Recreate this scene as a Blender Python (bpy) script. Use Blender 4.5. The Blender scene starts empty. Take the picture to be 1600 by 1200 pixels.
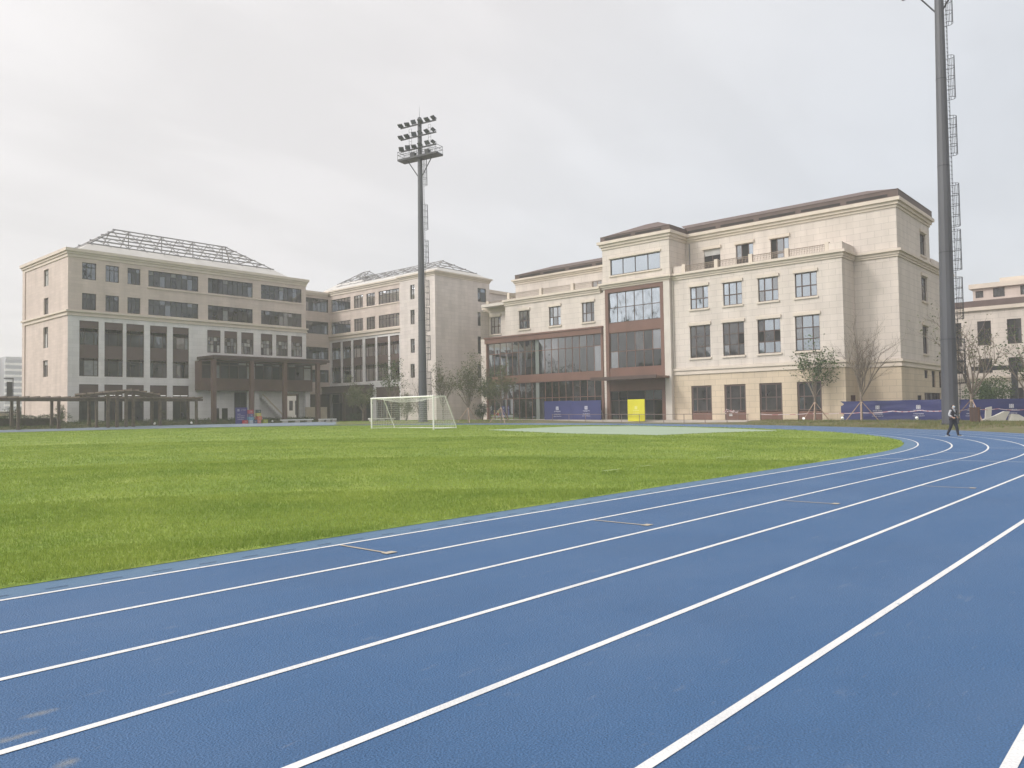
import bpy, math, random
import numpy as np
from mathutils import Vector, Matrix
D = bpy.data
scn = bpy.context.scene
COL = scn.collection
rad = math.radians
random.seed(7)
RNG = np.random.default_rng(7)

# ------------------------------------------------------------------ camera
# world: X along the straight of the track, Y across the field, Z up; the track under the camera is z = 0
cam_d = D.cameras.new("camera")
cam_d.sensor_width = 36.0
cam_d.lens = 1220.83 / 1600 * 36
cam_d.clip_start = 0.1
cam_d.clip_end = 6000
cam = D.objects.new("camera", cam_d)
COL.objects.link(cam)
yaw, pit, rol = rad(41.6087), rad(2.1352), rad(-0.91117)
fw = Vector((math.cos(yaw) * math.cos(pit), math.sin(yaw) * math.cos(pit), math.sin(pit)))
r0 = fw.cross(Vector((0, 0, 1))).normalized()
u0 = r0.cross(fw)
rr = r0 * math.cos(rol) + u0 * math.sin(rol)
uu = u0 * math.cos(rol) - r0 * math.sin(rol)
M = Matrix((rr, uu, -fw)).transposed().to_4x4()
M.translation = Vector((0, 0, 1.5834))
cam.matrix_world = M
scn.camera = cam

# ------------------------------------------------------------------ world, sun, exposure
SUN_EL, SUN_AZ = 40, Vector((-0.86, 0.50))       # the hazy sun stands to the left, a little behind the camera
SUN_AZ.normalize()
w = D.worlds.new("World")
scn.world = w
w.use_nodes = True
nt = w.node_tree
nt.nodes.clear()
def N(t, typ, **kw):
    n = t.nodes.new(typ)
    for k, v in kw.items():
        setattr(n, k, v)
    return n
def lk(t, a, b):
    t.links.new(a, b)
out = N(nt, "ShaderNodeOutputWorld")
bg = N(nt, "ShaderNodeBackground")
bg.inputs[1].default_value = 0.1
sky = N(nt, "ShaderNodeTexSky", sky_type="NISHITA", sun_disc=False)
sky.sun_elevation = rad(SUN_EL)
sky.sun_rotation = math.atan2(SUN_AZ.x, SUN_AZ.y)
sky.dust_density = 1
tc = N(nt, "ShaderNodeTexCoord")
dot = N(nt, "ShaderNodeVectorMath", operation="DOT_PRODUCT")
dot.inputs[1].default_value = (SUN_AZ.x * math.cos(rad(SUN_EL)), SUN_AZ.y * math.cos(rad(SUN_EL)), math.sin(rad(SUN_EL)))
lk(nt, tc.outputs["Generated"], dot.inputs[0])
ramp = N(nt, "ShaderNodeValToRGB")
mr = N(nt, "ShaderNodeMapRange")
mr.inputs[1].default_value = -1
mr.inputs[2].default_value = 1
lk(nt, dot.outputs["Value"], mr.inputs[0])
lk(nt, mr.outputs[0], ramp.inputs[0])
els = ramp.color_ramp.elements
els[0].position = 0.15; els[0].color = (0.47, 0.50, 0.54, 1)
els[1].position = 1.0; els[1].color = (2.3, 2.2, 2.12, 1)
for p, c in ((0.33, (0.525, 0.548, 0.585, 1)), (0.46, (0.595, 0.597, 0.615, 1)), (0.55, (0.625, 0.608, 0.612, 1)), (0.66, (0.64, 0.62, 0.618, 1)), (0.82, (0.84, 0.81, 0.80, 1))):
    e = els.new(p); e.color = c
# layered cloud: stretched noise in the plane of the cloud deck
sep = N(nt, "ShaderNodeSeparateXYZ")
lk(nt, tc.outputs["Generated"], sep.inputs[0])
zc = N(nt, "ShaderNodeMath", operation="MAXIMUM"); zc.inputs[1].default_value = 0.0
lk(nt, sep.outputs[2], zc.inputs[0])
za = N(nt, "ShaderNodeMath", operation="ADD"); za.inputs[1].default_value = 0.16
lk(nt, zc.outputs[0], za.inputs[0])
dv = N(nt, "ShaderNodeVectorMath", operation="DIVIDE")
cmb = N(nt, "ShaderNodeCombineXYZ")
for i in range(3):
    lk(nt, za.outputs[0], cmb.inputs[i])
lk(nt, tc.outputs["Generated"], dv.inputs[0]); lk(nt, cmb.outputs[0], dv.inputs[1])
mp = N(nt, "ShaderNodeMapping")
mp.inputs["Rotation"].default_value = (0, 0, rad(-20))
mp.inputs["Scale"].default_value = (1.3, 2.6, 0.25)
mp.inputs["Location"].default_value = (3.1, 1.7, 0)
lk(nt, dv.outputs[0], mp.inputs[0])
nz = N(nt, "ShaderNodeTexNoise"); nz.inputs["Scale"].default_value = 1.15; nz.inputs["Detail"].default_value = 5; nz.inputs["Roughness"].default_value = 0.5
nz.inputs["Distortion"].default_value = 0.3
lk(nt, mp.outputs[0], nz.inputs["Vector"])
cr = N(nt, "ShaderNodeMapRange"); cr.interpolation_type = "SMOOTHSTEP"
cr.inputs[1].default_value = 0.36; cr.inputs[2].default_value = 0.66; cr.inputs[3].default_value = 0.955; cr.inputs[4].default_value = 1.03
lk(nt, nz.outputs[0], cr.inputs[0])
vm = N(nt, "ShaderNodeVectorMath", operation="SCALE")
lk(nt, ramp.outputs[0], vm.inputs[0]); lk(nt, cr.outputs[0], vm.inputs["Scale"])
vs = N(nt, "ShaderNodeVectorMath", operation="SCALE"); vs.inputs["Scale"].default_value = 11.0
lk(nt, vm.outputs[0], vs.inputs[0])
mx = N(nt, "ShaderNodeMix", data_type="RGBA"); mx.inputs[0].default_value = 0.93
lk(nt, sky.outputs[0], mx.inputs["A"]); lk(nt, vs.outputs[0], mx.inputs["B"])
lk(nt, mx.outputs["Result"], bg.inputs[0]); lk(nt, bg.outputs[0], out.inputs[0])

sd = D.lights.new("sun", "SUN")
sd.energy = 1.3
sd.angle = rad(10)
sd.color = (1.0, 0.95, 0.90)
sun = D.objects.new("sun", sd)
COL.objects.link(sun)
sv = Vector((SUN_AZ.x * math.cos(rad(SUN_EL)), SUN_AZ.y * math.cos(rad(SUN_EL)), math.sin(rad(SUN_EL))))
sun.rotation_euler = sv.to_track_quat("Z", "Y").to_euler()
sun.location = (0, 0, 60)
scn.view_settings.view_transform = "Standard"
scn.view_settings.look = "None"
scn.view_settings.exposure = 0.36
scn.cycles.volume_bounces = 2
scn.view_settings.gamma = 1.0

# ------------------------------------------------------------------ materials
MATS = {}
def mat(name, col, rough=0.7, metal=0.0, spec=0.4, var=0.0, vscale=2.0, bump=0.0, bscale=40.0, stretch=(1, 1, 1)):
    """plain surface with slow colour variation and a little bump"""
    if name in MATS:
        return MATS[name]
    m = D.materials.new(name); m.use_nodes = True
    t = m.node_tree; b = t.nodes["Principled BSDF"]
    b.inputs["Roughness"].default_value = rough
    b.inputs["Metallic"].default_value = metal
    b.inputs["Specular IOR Level"].default_value = spec
    g = N(t, "ShaderNodeNewGeometry")
    mpn = N(t, "ShaderNodeMapping"); mpn.inputs["Scale"].default_value = stretch
    lk(t, g.outputs["Position"], mpn.inputs[0])
    if var:
        n = N(t, "ShaderNodeTexNoise"); n.inputs["Scale"].default_value = vscale; n.inputs["Detail"].default_value = 4
        lk(t, mpn.outputs[0], n.inputs["Vector"])
        r = N(t, "ShaderNodeValToRGB")
        r.color_ramp.elements[0].position = 0.3; r.color_ramp.elements[1].position = 0.7
        r.color_ramp.elements[0].color = tuple(c * (1 - var) for c in col) + (1,)
        r.color_ramp.elements[1].color = tuple(min(1, c * (1 + var)) for c in col) + (1,)
        lk(t, n.outputs[0], r.inputs[0]); lk(t, r.outputs[0], b.inputs["Base Color"])
    else:
        b.inputs["Base Color"].default_value = tuple(col) + (1,)
    if bump:
        n2 = N(t, "ShaderNodeTexNoise"); n2.inputs["Scale"].default_value = bscale; n2.inputs["Detail"].default_value = 3
        lk(t, mpn.outputs[0], n2.inputs["Vector"])
        bp = N(t, "ShaderNodeBump"); bp.inputs["Strength"].default_value = bump; bp.inputs["Distance"].default_value = 0.02
        lk(t, n2.outputs[0], bp.inputs["Height"]); lk(t, bp.outputs[0], b.inputs["Normal"])
    MATS[name] = m
    return m

def stone(name, col, bw=1.3, bh=0.62, joint=0.72, mortar=0.018, var=0.05, offset=0.5):
    """cladding of stone panels: joints follow the wall whichever way it faces"""
    m = D.materials.new(name); m.use_nodes = True
    t = m.node_tree; b = t.nodes["Principled BSDF"]
    b.inputs["Roughness"].default_value = 0.75
    b.inputs["Specular IOR Level"].default_value = 0.25
    g = N(t, "ShaderNodeNewGeometry")
    sp = N(t, "ShaderNodeSeparateXYZ"); lk(t, g.outputs["Position"], sp.inputs[0])
    sn = N(t, "ShaderNodeSeparateXYZ"); lk(t, g.outputs["True Normal"], sn.inputs[0])
    ab = N(t, "ShaderNodeMath", operation="ABSOLUTE"); lk(t, sn.outputs[0], ab.inputs[0])
    gt = N(t, "ShaderNodeMath", operation="GREATER_THAN"); gt.inputs[1].default_value = 0.5; lk(t, ab.outputs[0], gt.inputs[0])
    mxf = N(t, "ShaderNodeMix", data_type="FLOAT")
    lk(t, gt.outputs[0], mxf.inputs[0]); lk(t, sp.outputs[0], mxf.inputs["A"]); lk(t, sp.outputs[1], mxf.inputs["B"])
    cb = N(t, "ShaderNodeCombineXYZ"); lk(t, mxf.outputs[0], cb.inputs[0]); lk(t, sp.outputs[2], cb.inputs[1])
    br = N(t, "ShaderNodeTexBrick"); br.offset = offset
    br.inputs["Scale"].default_value = 1.0
    br.inputs["Brick Width"].default_value = bw; br.inputs["Row Height"].default_value = bh
    br.inputs["Mortar Size"].default_value = mortar; br.inputs["Mortar Smooth"].default_value = 0.3
    br.inputs["Color1"].default_value = tuple(c * (1 - var) for c in col) + (1,)
    br.inputs["Color2"].default_value = tuple(c * (1 + var) for c in col) + (1,)
    br.inputs["Mortar"].default_value = tuple(c * joint for c in col) + (1,)
    lk(t, cb.outputs[0], br.inputs["Vector"])
    # weathering: faint vertical streaks and blotches
    mpn = N(t, "ShaderNodeMapping"); mpn.inputs["Scale"].default_value = (0.7, 0.7, 0.12); lk(t, g.outputs["Position"], mpn.inputs[0])
    n = N(t, "ShaderNodeTexNoise"); n.inputs["Scale"].default_value = 1.2; n.inputs["Detail"].default_value = 6; lk(t, mpn.outputs[0], n.inputs["Vector"])
    mr = N(t, "ShaderNodeMapRange"); mr.inputs[1].default_value = 0.3; mr.inputs[2].default_value = 0.7; mr.inputs[3].default_value = 0.88; mr.inputs[4].default_value = 1.06
    lk(t, n.outputs[0], mr.inputs[0])
    sc = N(t, "ShaderNodeVectorMath", operation="SCALE"); lk(t, br.outputs[0], sc.inputs[0]); lk(t, mr.outputs[0], sc.inputs["Scale"])
    lk(t, sc.outputs[0], b.inputs["Base Color"])
    bp = N(t, "ShaderNodeBump"); bp.inputs["Strength"].default_value = 0.25; bp.inputs["Distance"].default_value = 0.01; bp.invert = True
    lk(t, br.outputs["Fac"], bp.inputs["Height"]); lk(t, bp.outputs[0], b.inputs["Normal"])
    MATS[name] = m
    return m

def glass(name, fac, inner, tint=(0.86, 0.9, 0.95), wave=0.02, wscale=0.6):
    """coated window glass: dim room behind, mirror layer over it, panes never quite flat"""
    m = D.materials.new(name); m.use_nodes = True
    t = m.node_tree; t.nodes.clear()
    o = N(t, "ShaderNodeOutputMaterial")
    d = N(t, "ShaderNodeBsdfDiffuse"); gl = N(t, "ShaderNodeBsdfGlossy"); gl.inputs["Roughness"].default_value = 0.03
    gl.inputs["Color"].default_value = tint + (1,)
    g = N(t, "ShaderNodeNewGeometry")
    n = N(t, "ShaderNodeTexNoise"); n.inputs["Scale"].default_value = 0.9; n.inputs["Detail"].default_value = 3; lk(t, g.outputs["Position"], n.inputs["Vector"])
    r = N(t, "ShaderNodeValToRGB"); r.color_ramp.elements[0].position = 0.35; r.color_ramp.elements[1].position = 0.7
    r.color_ramp.elements[0].color = tuple(c * 0.55 for c in inner) + (1,); r.color_ramp.elements[1].color = tuple(c * 1.5 for c in inner) + (1,)
    lk(t, n.outputs[0], r.inputs[0]); lk(t, r.outputs[0], d.inputs[0])
    mpn = N(t, "ShaderNodeMapping"); mpn.inputs["Scale"].default_value = (1, 1, 0.35); lk(t, g.outputs["Position"], mpn.inputs[0])
    n2 = N(t, "ShaderNodeTexNoise"); n2.inputs["Scale"].default_value = wscale; n2.inputs["Detail"].default_value = 1.5; lk(t, mpn.outputs[0], n2.inputs["Vector"])
    bp = N(t, "ShaderNodeBump"); bp.inputs["Strength"].default_value = 1.0; bp.inputs["Distance"].default_value = wave
    lk(t, n2.outputs[0], bp.inputs["Height"]); lk(t, bp.outputs[0], gl.inputs["Normal"])
    lw = N(t, "ShaderNodeFresnel"); lw.inputs[0].default_value = 1.5
    ad = N(t, "ShaderNodeMath", operation="ADD"); ad.use_clamp = True; ad.inputs[1].default_value = fac - 0.04
    lk(t, lw.outputs[0], ad.inputs[0])
    mxs = N(t, "ShaderNodeMixShader"); lk(t, ad.outputs[0], mxs.inputs[0]); lk(t, d.outputs[0], mxs.inputs[1]); lk(t, gl.outputs[0], mxs.inputs[2])
    lk(t, mxs.outputs[0], o.inputs[0])
    MATS[name] = m
    return m

stone("cream_stone", (0.61, 0.55, 0.50), var=0.03)
stone("sand_stone", (0.57, 0.475, 0.36), bw=1.25, bh=0.6, joint=0.66, var=0.035)
stone("tan_stone", (0.57, 0.485, 0.435), bw=1.2, bh=0.35, joint=0.86, mortar=0.012)
stone("grey_stone", (0.68, 0.66, 0.655), bw=1.25, bh=0.5, joint=0.84, mortar=0.014)
stone("rose_stone", (0.64, 0.58, 0.545), bw=1.3, bh=0.5, joint=0.82, mortar=0.016)
mat("trim_stone", (0.60, 0.53, 0.455), 0.75, var=0.06, vscale=0.8)
mat("pale_trim", (0.56, 0.515, 0.465), 0.75, var=0.06, vscale=0.8)
mat("brown_metal", (0.155, 0.082, 0.062), 0.5, var=0.12, vscale=0.5)
mat("umber_metal", (0.105, 0.071, 0.064), 0.5, var=0.1, vscale=0.5)
mat("portico_brown", (0.125, 0.075, 0.06), 0.5, var=0.12, vscale=0.6)
mat("rail_bronze", (0.22, 0.175, 0.135), 0.5)
mat("dark_brown", (0.075, 0.048, 0.040), 0.55, var=0.12, vscale=0.7)
mat("frame_dark", (0.055, 0.045, 0.043), 0.5)
mat("roof_brown", (0.12, 0.085, 0.075), 0.7, var=0.15, vscale=0.8, bump=0.3, bscale=3.0)
mat("roof_slot", (0.03, 0.024, 0.022), 0.8)
mat("roof_screed", (0.50, 0.485, 0.46), 0.85, var=0.08, vscale=0.5)
mat("steel_grey", (0.25, 0.245, 0.25), 0.55, metal=0.3, var=0.1, vscale=1.0)
glass("glass_bright", 0.31, (0.03, 0.035, 0.04), tint=(0.78, 0.87, 0.97))  # mirror strength is graded per window, putting bright and dark reflections into the glass
glass("glass_wavy", 0.33, (0.03, 0.035, 0.04), tint=(0.78, 0.87, 0.97), wave=0.17, wscale=1.4)
glass("glass_mid", 0.19, (0.035, 0.037, 0.042), wave=0.02)
glass("glass_dark", 0.07, (0.040, 0.037, 0.038), wave=0.012)
glass("glass_black", 0.045, (0.016, 0.015, 0.015), wave=0.012)
mat("blind_pale", (0.22, 0.225, 0.23), 0.8, var=0.2, vscale=3.0)
mat("blind_white", (0.42, 0.42, 0.41), 0.8, var=0.12, vscale=2.0)
mat("room_dark", (0.02, 0.019, 0.019), 0.9)
mat("inner_column", (0.17, 0.19, 0.18), 0.8)
mat("white_paint", (0.80, 0.80, 0.78), 0.45, var=0.05, vscale=0.7)
mat("mast_grey", (0.085, 0.088, 0.100), 0.5, metal=0.15, var=0.14, vscale=0.6, stretch=(1, 1, 0.2))
mat("mast_dark", (0.045, 0.047, 0.053), 0.5, metal=0.2, var=0.1)
mat("lamp_face", (0.10, 0.11, 0.12), 0.15, spec=0.6)
mat("wood_dark", (0.105, 0.078, 0.058), 0.8, var=0.25, vscale=3.0)
mat("hoard_blue", (0.030, 0.036, 0.135), 0.45, var=0.12, vscale=0.6)
mat("poster_blue", (0.055, 0.045, 0.20), 0.4, var=0.08)
mat("print_white", (0.62, 0.62, 0.68), 0.5)
mat("print_pale", (0.30, 0.30, 0.45), 0.5)
mat("yellow_board", (0.62, 0.57, 0.02), 0.5, var=0.06, vscale=1.0)
mat("print_cream", (0.78, 0.76, 0.35), 0.5)
mat("bark", (0.20, 0.165, 0.135), 0.9, var=0.25, vscale=6.0)
mat("bark_dark", (0.09, 0.072, 0.06), 0.9, var=0.25, vscale=6.0)
mat("stake_wood", (0.42, 0.30, 0.235), 0.8, var=0.15, vscale=4.0)
mat("stake_dark", (0.20, 0.135, 0.10), 0.8, var=0.15, vscale=4.0)
mat("pale_concrete", (0.55, 0.53, 0.49), 0.85, var=0.1, vscale=1.5)
mat("beam_wood", (0.46, 0.40, 0.31), 0.8, var=0.1, vscale=1.5)
mat("rust_box", (0.155, 0.075, 0.045), 0.65, var=0.15, vscale=2.0)
mat("rail_metal", (0.17, 0.12, 0.11), 0.5)
mat("tape_white", (0.62, 0.52, 0.54), 0.5)
mat("tape_red", (0.48, 0.22, 0.23), 0.5)

def leaf_mat(name, a, b, trans=0.25, scale=1.3):
    m = D.materials.new(name); m.use_nodes = True
    t = m.node_tree; p = t.nodes["Principled BSDF"]
    p.inputs["Roughness"].default_value = 0.55; p.inputs["Specular IOR Level"].default_value = 0.3
    g = N(t, "ShaderNodeNewGeometry")
    n = N(t, "ShaderNodeTexNoise"); n.inputs["Scale"].default_value = scale; n.inputs["Detail"].default_value = 3; lk(t, g.outputs["Position"], n.inputs["Vector"])
    ad = N(t, "ShaderNodeMath", operation="MULTIPLY_ADD"); ad.inputs[1].default_value = 0.35; lk(t, g.outputs["Random Per Island"], ad.inputs[0])
    s = N(t, "ShaderNodeMath", operation="SUBTRACT"); s.inputs[1].default_value = 0.17; lk(t, n.outputs[0], s.inputs[0]); lk(t, s.outputs[0], ad.inputs[2])
    r = N(t, "ShaderNodeValToRGB"); r.color_ramp.elements[0].position = 0.25; r.color_ramp.elements[1].position = 0.75
    r.color_ramp.elements[0].color = a + (1,); r.color_ramp.elements[1].color = b + (1,)
    lk(t, ad.outputs[0], r.inputs[0]); lk(t, r.outputs[0], p.inputs["Base Color"])
    tr = N(t, "ShaderNodeBsdfTranslucent"); lk(t, r.outputs[0], tr.inputs[0])
    mxs = N(t, "ShaderNodeMixShader"); mxs.inputs[0].default_value = trans
    lk(t, p.outputs[0], mxs.inputs[1]); lk(t, tr.outputs[0], mxs.inputs[2]); lk(t, mxs.outputs[0], t.nodes["Material Output"].inputs[0])
    MATS[name] = m
leaf_mat("leaf_green", (0.035, 0.065, 0.022), (0.10, 0.145, 0.05))
leaf_mat("leaf_grey", (0.075, 0.088, 0.042), (0.165, 0.17, 0.085))
leaf_mat("leaf_dark", (0.018, 0.034, 0.015), (0.05, 0.075, 0.03))
leaf_mat("leaf_bed", (0.03, 0.055, 0.018), (0.10, 0.13, 0.045))
leaf_mat("blade", (0.175, 0.265, 0.042), (0.345, 0.42, 0.09), trans=0.45, scale=0.45)
leaf_mat("dry_blade", (0.10, 0.155, 0.035), (0.25, 0.21, 0.10), trans=0.3, scale=0.9)

def ground_mat(name, cols, scale, rough=0.9, bump=0.4, bscale=30, fine=None, stretch=(1, 1, 1), spec=0.3):
    m = D.materials.new(name); m.use_nodes = True
    t = m.node_tree; p = t.nodes["Principled BSDF"]
    p.inputs["Roughness"].default_value = rough; p.inputs["Specular IOR Level"].default_value = spec
    g = N(t, "ShaderNodeNewGeometry")
    mpn = N(t, "ShaderNodeMapping"); mpn.inputs["Scale"].default_value = stretch; lk(t, g.outputs["Position"], mpn.inputs[0])
    n = N(t, "ShaderNodeTexNoise"); n.inputs["Scale"].default_value = scale; n.inputs["Detail"].default_value = 8; n.inputs["Roughness"].default_value = 0.6
    lk(t, mpn.outputs[0], n.inputs["Vector"])
    r = N(t, "ShaderNodeValToRGB")
    k = len(cols)
    e = r.color_ramp.elements
    e[0].position = 0.3; e[0].color = cols[0] + (1,); e[1].position = 0.7; e[1].color = cols[-1] + (1,)
    for i in range(1, k - 1):
        x = e.new(0.3 + 0.4 * i / (k - 1)); x.color = cols[i] + (1,)
    lk(t, n.outputs[0], r.inputs[0])
    last = r.outputs[0]
    if fine:
        n3 = N(t, "ShaderNodeTexNoise"); n3.inputs["Scale"].default_value = fine[0]; n3.inputs["Detail"].default_value = 2; lk(t, g.outputs["Position"], n3.inputs["Vector"])
        mr = N(t, "ShaderNodeMapRange"); mr.inputs[1].default_value = 0.25; mr.inputs[2].default_value = 0.75; mr.inputs[3].default_value = 1 - fine[1]; mr.inputs[4].default_value = 1 + fine[1]
        lk(t, n3.outputs[0], mr.inputs[0])
        sc = N(t, "ShaderNodeVectorMath", operation="SCALE"); lk(t, last, sc.inputs[0]); lk(t, mr.outputs[0], sc.inputs["Scale"])
        last = sc.outputs[0]
    lk(t, last, p.inputs["Base Color"])
    n2 = N(t, "ShaderNodeTexNoise"); n2.inputs["Scale"].default_value = bscale; n2.inputs["Detail"].default_value = 4; lk(t, g.outputs["Position"], n2.inputs["Vector"])
    bp = N(t, "ShaderNodeBump"); bp.inputs["Strength"].default_value = bump; bp.inputs["Distance"].default_value = 0.03
    lk(t, n2.outputs[0], bp.inputs["Height"]); lk(t, bp.outputs[0], p.inputs["Normal"])
    MATS[name] = m
    return m, t, p, last
ground_mat("earth", [(0.14, 0.10, 0.065), (0.12, 0.125, 0.05), (0.20, 0.15, 0.095)], 0.7, bscale=8)
ground_mat("paving", [(0.36, 0.32, 0.28), (0.42, 0.38, 0.33)], 0.8, bump=0.15)
ground_mat("path_grey", [(0.17, 0.22, 0.28), (0.24, 0.275, 0.315)], 0.5, bump=0.1)
ground_mat("lawn_soil", [(0.15, 0.225, 0.035), (0.19, 0.265, 0.045), (0.27, 0.325, 0.07)], 0.35, bscale=25, fine=(6.0, 0.25))
ground_mat("pale_green_rubber", [(0.27, 0.345, 0.255), (0.315, 0.385, 0.29)], 0.4, bump=0.1)
ground_mat("verge_grass", [(0.10, 0.16, 0.03), (0.17, 0.16, 0.07), (0.13, 0.20, 0.04)], 0.5, bscale=12, fine=(4.0, 0.3))
ground_mat("hill_green", [(0.015, 0.022, 0.014), (0.035, 0.045, 0.03)], 0.12, bscale=0.5)

# blue running surface: granules, faint roller bands along the lanes, dust scuffs and a few sandy patches
m, t, p, last = ground_mat("track_blue", [(0.044, 0.109, 0.230), (0.050, 0.121, 0.252), (0.060, 0.131, 0.260)], 0.5, rough=0.62, bump=0.6, bscale=75, fine=(85.0, 0.32), spec=0.3)
g = N(t, "ShaderNodeNewGeometry")
def scuff(scale, lo, hi, amount, stretch, col, src):
    mpn = N(t, "ShaderNodeMapping"); mpn.inputs["Scale"].default_value = stretch; lk(t, g.outputs["Position"], mpn.inputs[0])
    n = N(t, "ShaderNodeTexNoise"); n.inputs["Scale"].default_value = scale; n.inputs["Detail"].default_value = 7; n.inputs["Roughness"].default_value = 0.65; lk(t, mpn.outputs[0], n.inputs["Vector"])
    mr = N(t, "ShaderNodeMapRange"); mr.inputs[1].default_value = lo; mr.inputs[2].default_value = hi; mr.inputs[3].default_value = 0; mr.inputs[4].default_value = amount
    lk(t, n.outputs[0], mr.inputs[0])
    mxc = N(t, "ShaderNodeMix", data_type="RGBA"); lk(t, mr.outputs[0], mxc.inputs[0]); lk(t, src, mxc.inputs["A"]); mxc.inputs["B"].default_value = col + (1,)
    return mxc.outputs["Result"]
last = scuff(0.8, 0.42, 0.72, 0.42, (0.3, 1, 1), (0.085, 0.150, 0.27), last)
last = scuff(3.2, 0.63, 0.80, 0.38, (0.5, 1.3, 1), (0.27, 0.29, 0.32), last)
last = scuff(9.0, 0.63, 0.80, 0.40, (0.35, 1.6, 1), (0.30, 0.32, 0.36), last)
for (cx, cy, rx, ry) in ((1.49, 4.78, 0.10, 0.045), (1.30, 4.52, 0.13, 0.04), (1.36, 4.0, 0.07, 0.05)):
    mpn = N(t, "ShaderNodeMapping", vector_type="TEXTURE"); mpn.inputs["Location"].default_value = (cx, cy, 0); mpn.inputs["Scale"].default_value = (rx, ry, 1)
    lk(t, g.outputs["Position"], mpn.inputs[0])
    ln = N(t, "ShaderNodeVectorMath", operation="LENGTH"); lk(t, mpn.outputs[0], ln.inputs[0])
    n = N(t, "ShaderNodeTexNoise"); n.inputs["Scale"].default_value = 22; n.inputs["Detail"].default_value = 4; lk(t, g.outputs["Position"], n.inputs["Vector"])
    sub = N(t, "ShaderNodeMath", operation="MULTIPLY_ADD"); sub.inputs[1].default_value = -0.75; lk(t, ln.outputs["Value"], sub.inputs[0]); lk(t, n.outputs[0], sub.inputs[2])
    mr = N(t, "ShaderNodeMapRange"); mr.inputs[1].default_value = -0.35; mr.inputs[2].default_value = 0.35; mr.inputs[3].default_value = 0; mr.inputs[4].default_value = 0.42
    lk(t, sub.outputs[0], mr.inputs[0])
    mxc = N(t, "ShaderNodeMix", data_type="RGBA"); lk(t, mr.outputs[0], mxc.inputs[0]); lk(t, last, mxc.inputs["A"]); mxc.inputs["B"].default_value = (0.33, 0.31, 0.25, 1)
    last = mxc.outputs["Result"]
lk(t, last, p.inputs["Base Color"])
# worn white line paint
m, t, p, last = ground_mat("line_paint", [(0.62, 0.63, 0.64), (0.74, 0.745, 0.74)], 1.5, rough=0.55, bump=0.3, bscale=75, fine=(85.0, 0.10))
g = N(t, "ShaderNodeNewGeometry")
last = scuff(14.0, 0.60, 0.74, 0.75, (0.5, 1.0, 1), (0.16, 0.23, 0.34), last)
last = scuff(1.1, 0.50, 0.75, 0.35, (0.4, 1.0, 1), (0.42, 0.45, 0.48), last)
lk(t, last, p.inputs["Base Color"])
ground_mat("line_tan", [(0.36, 0.32, 0.26), (0.46, 0.41, 0.33)], 3, rough=0.6, bump=0.2)
ground_mat("slot_dark", [(0.015, 0.025, 0.07), (0.02, 0.03, 0.08)], 3)
ground_mat("margin_blue", [(0.085, 0.16, 0.26), (0.105, 0.18, 0.28)], 0.6, rough=0.65, bump=0.3, bscale=110, fine=(120.0, 0.14))
ground_mat("chalk", [(0.22, 0.30, 0.10), (0.34, 0.40, 0.22)], 3)

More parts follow.
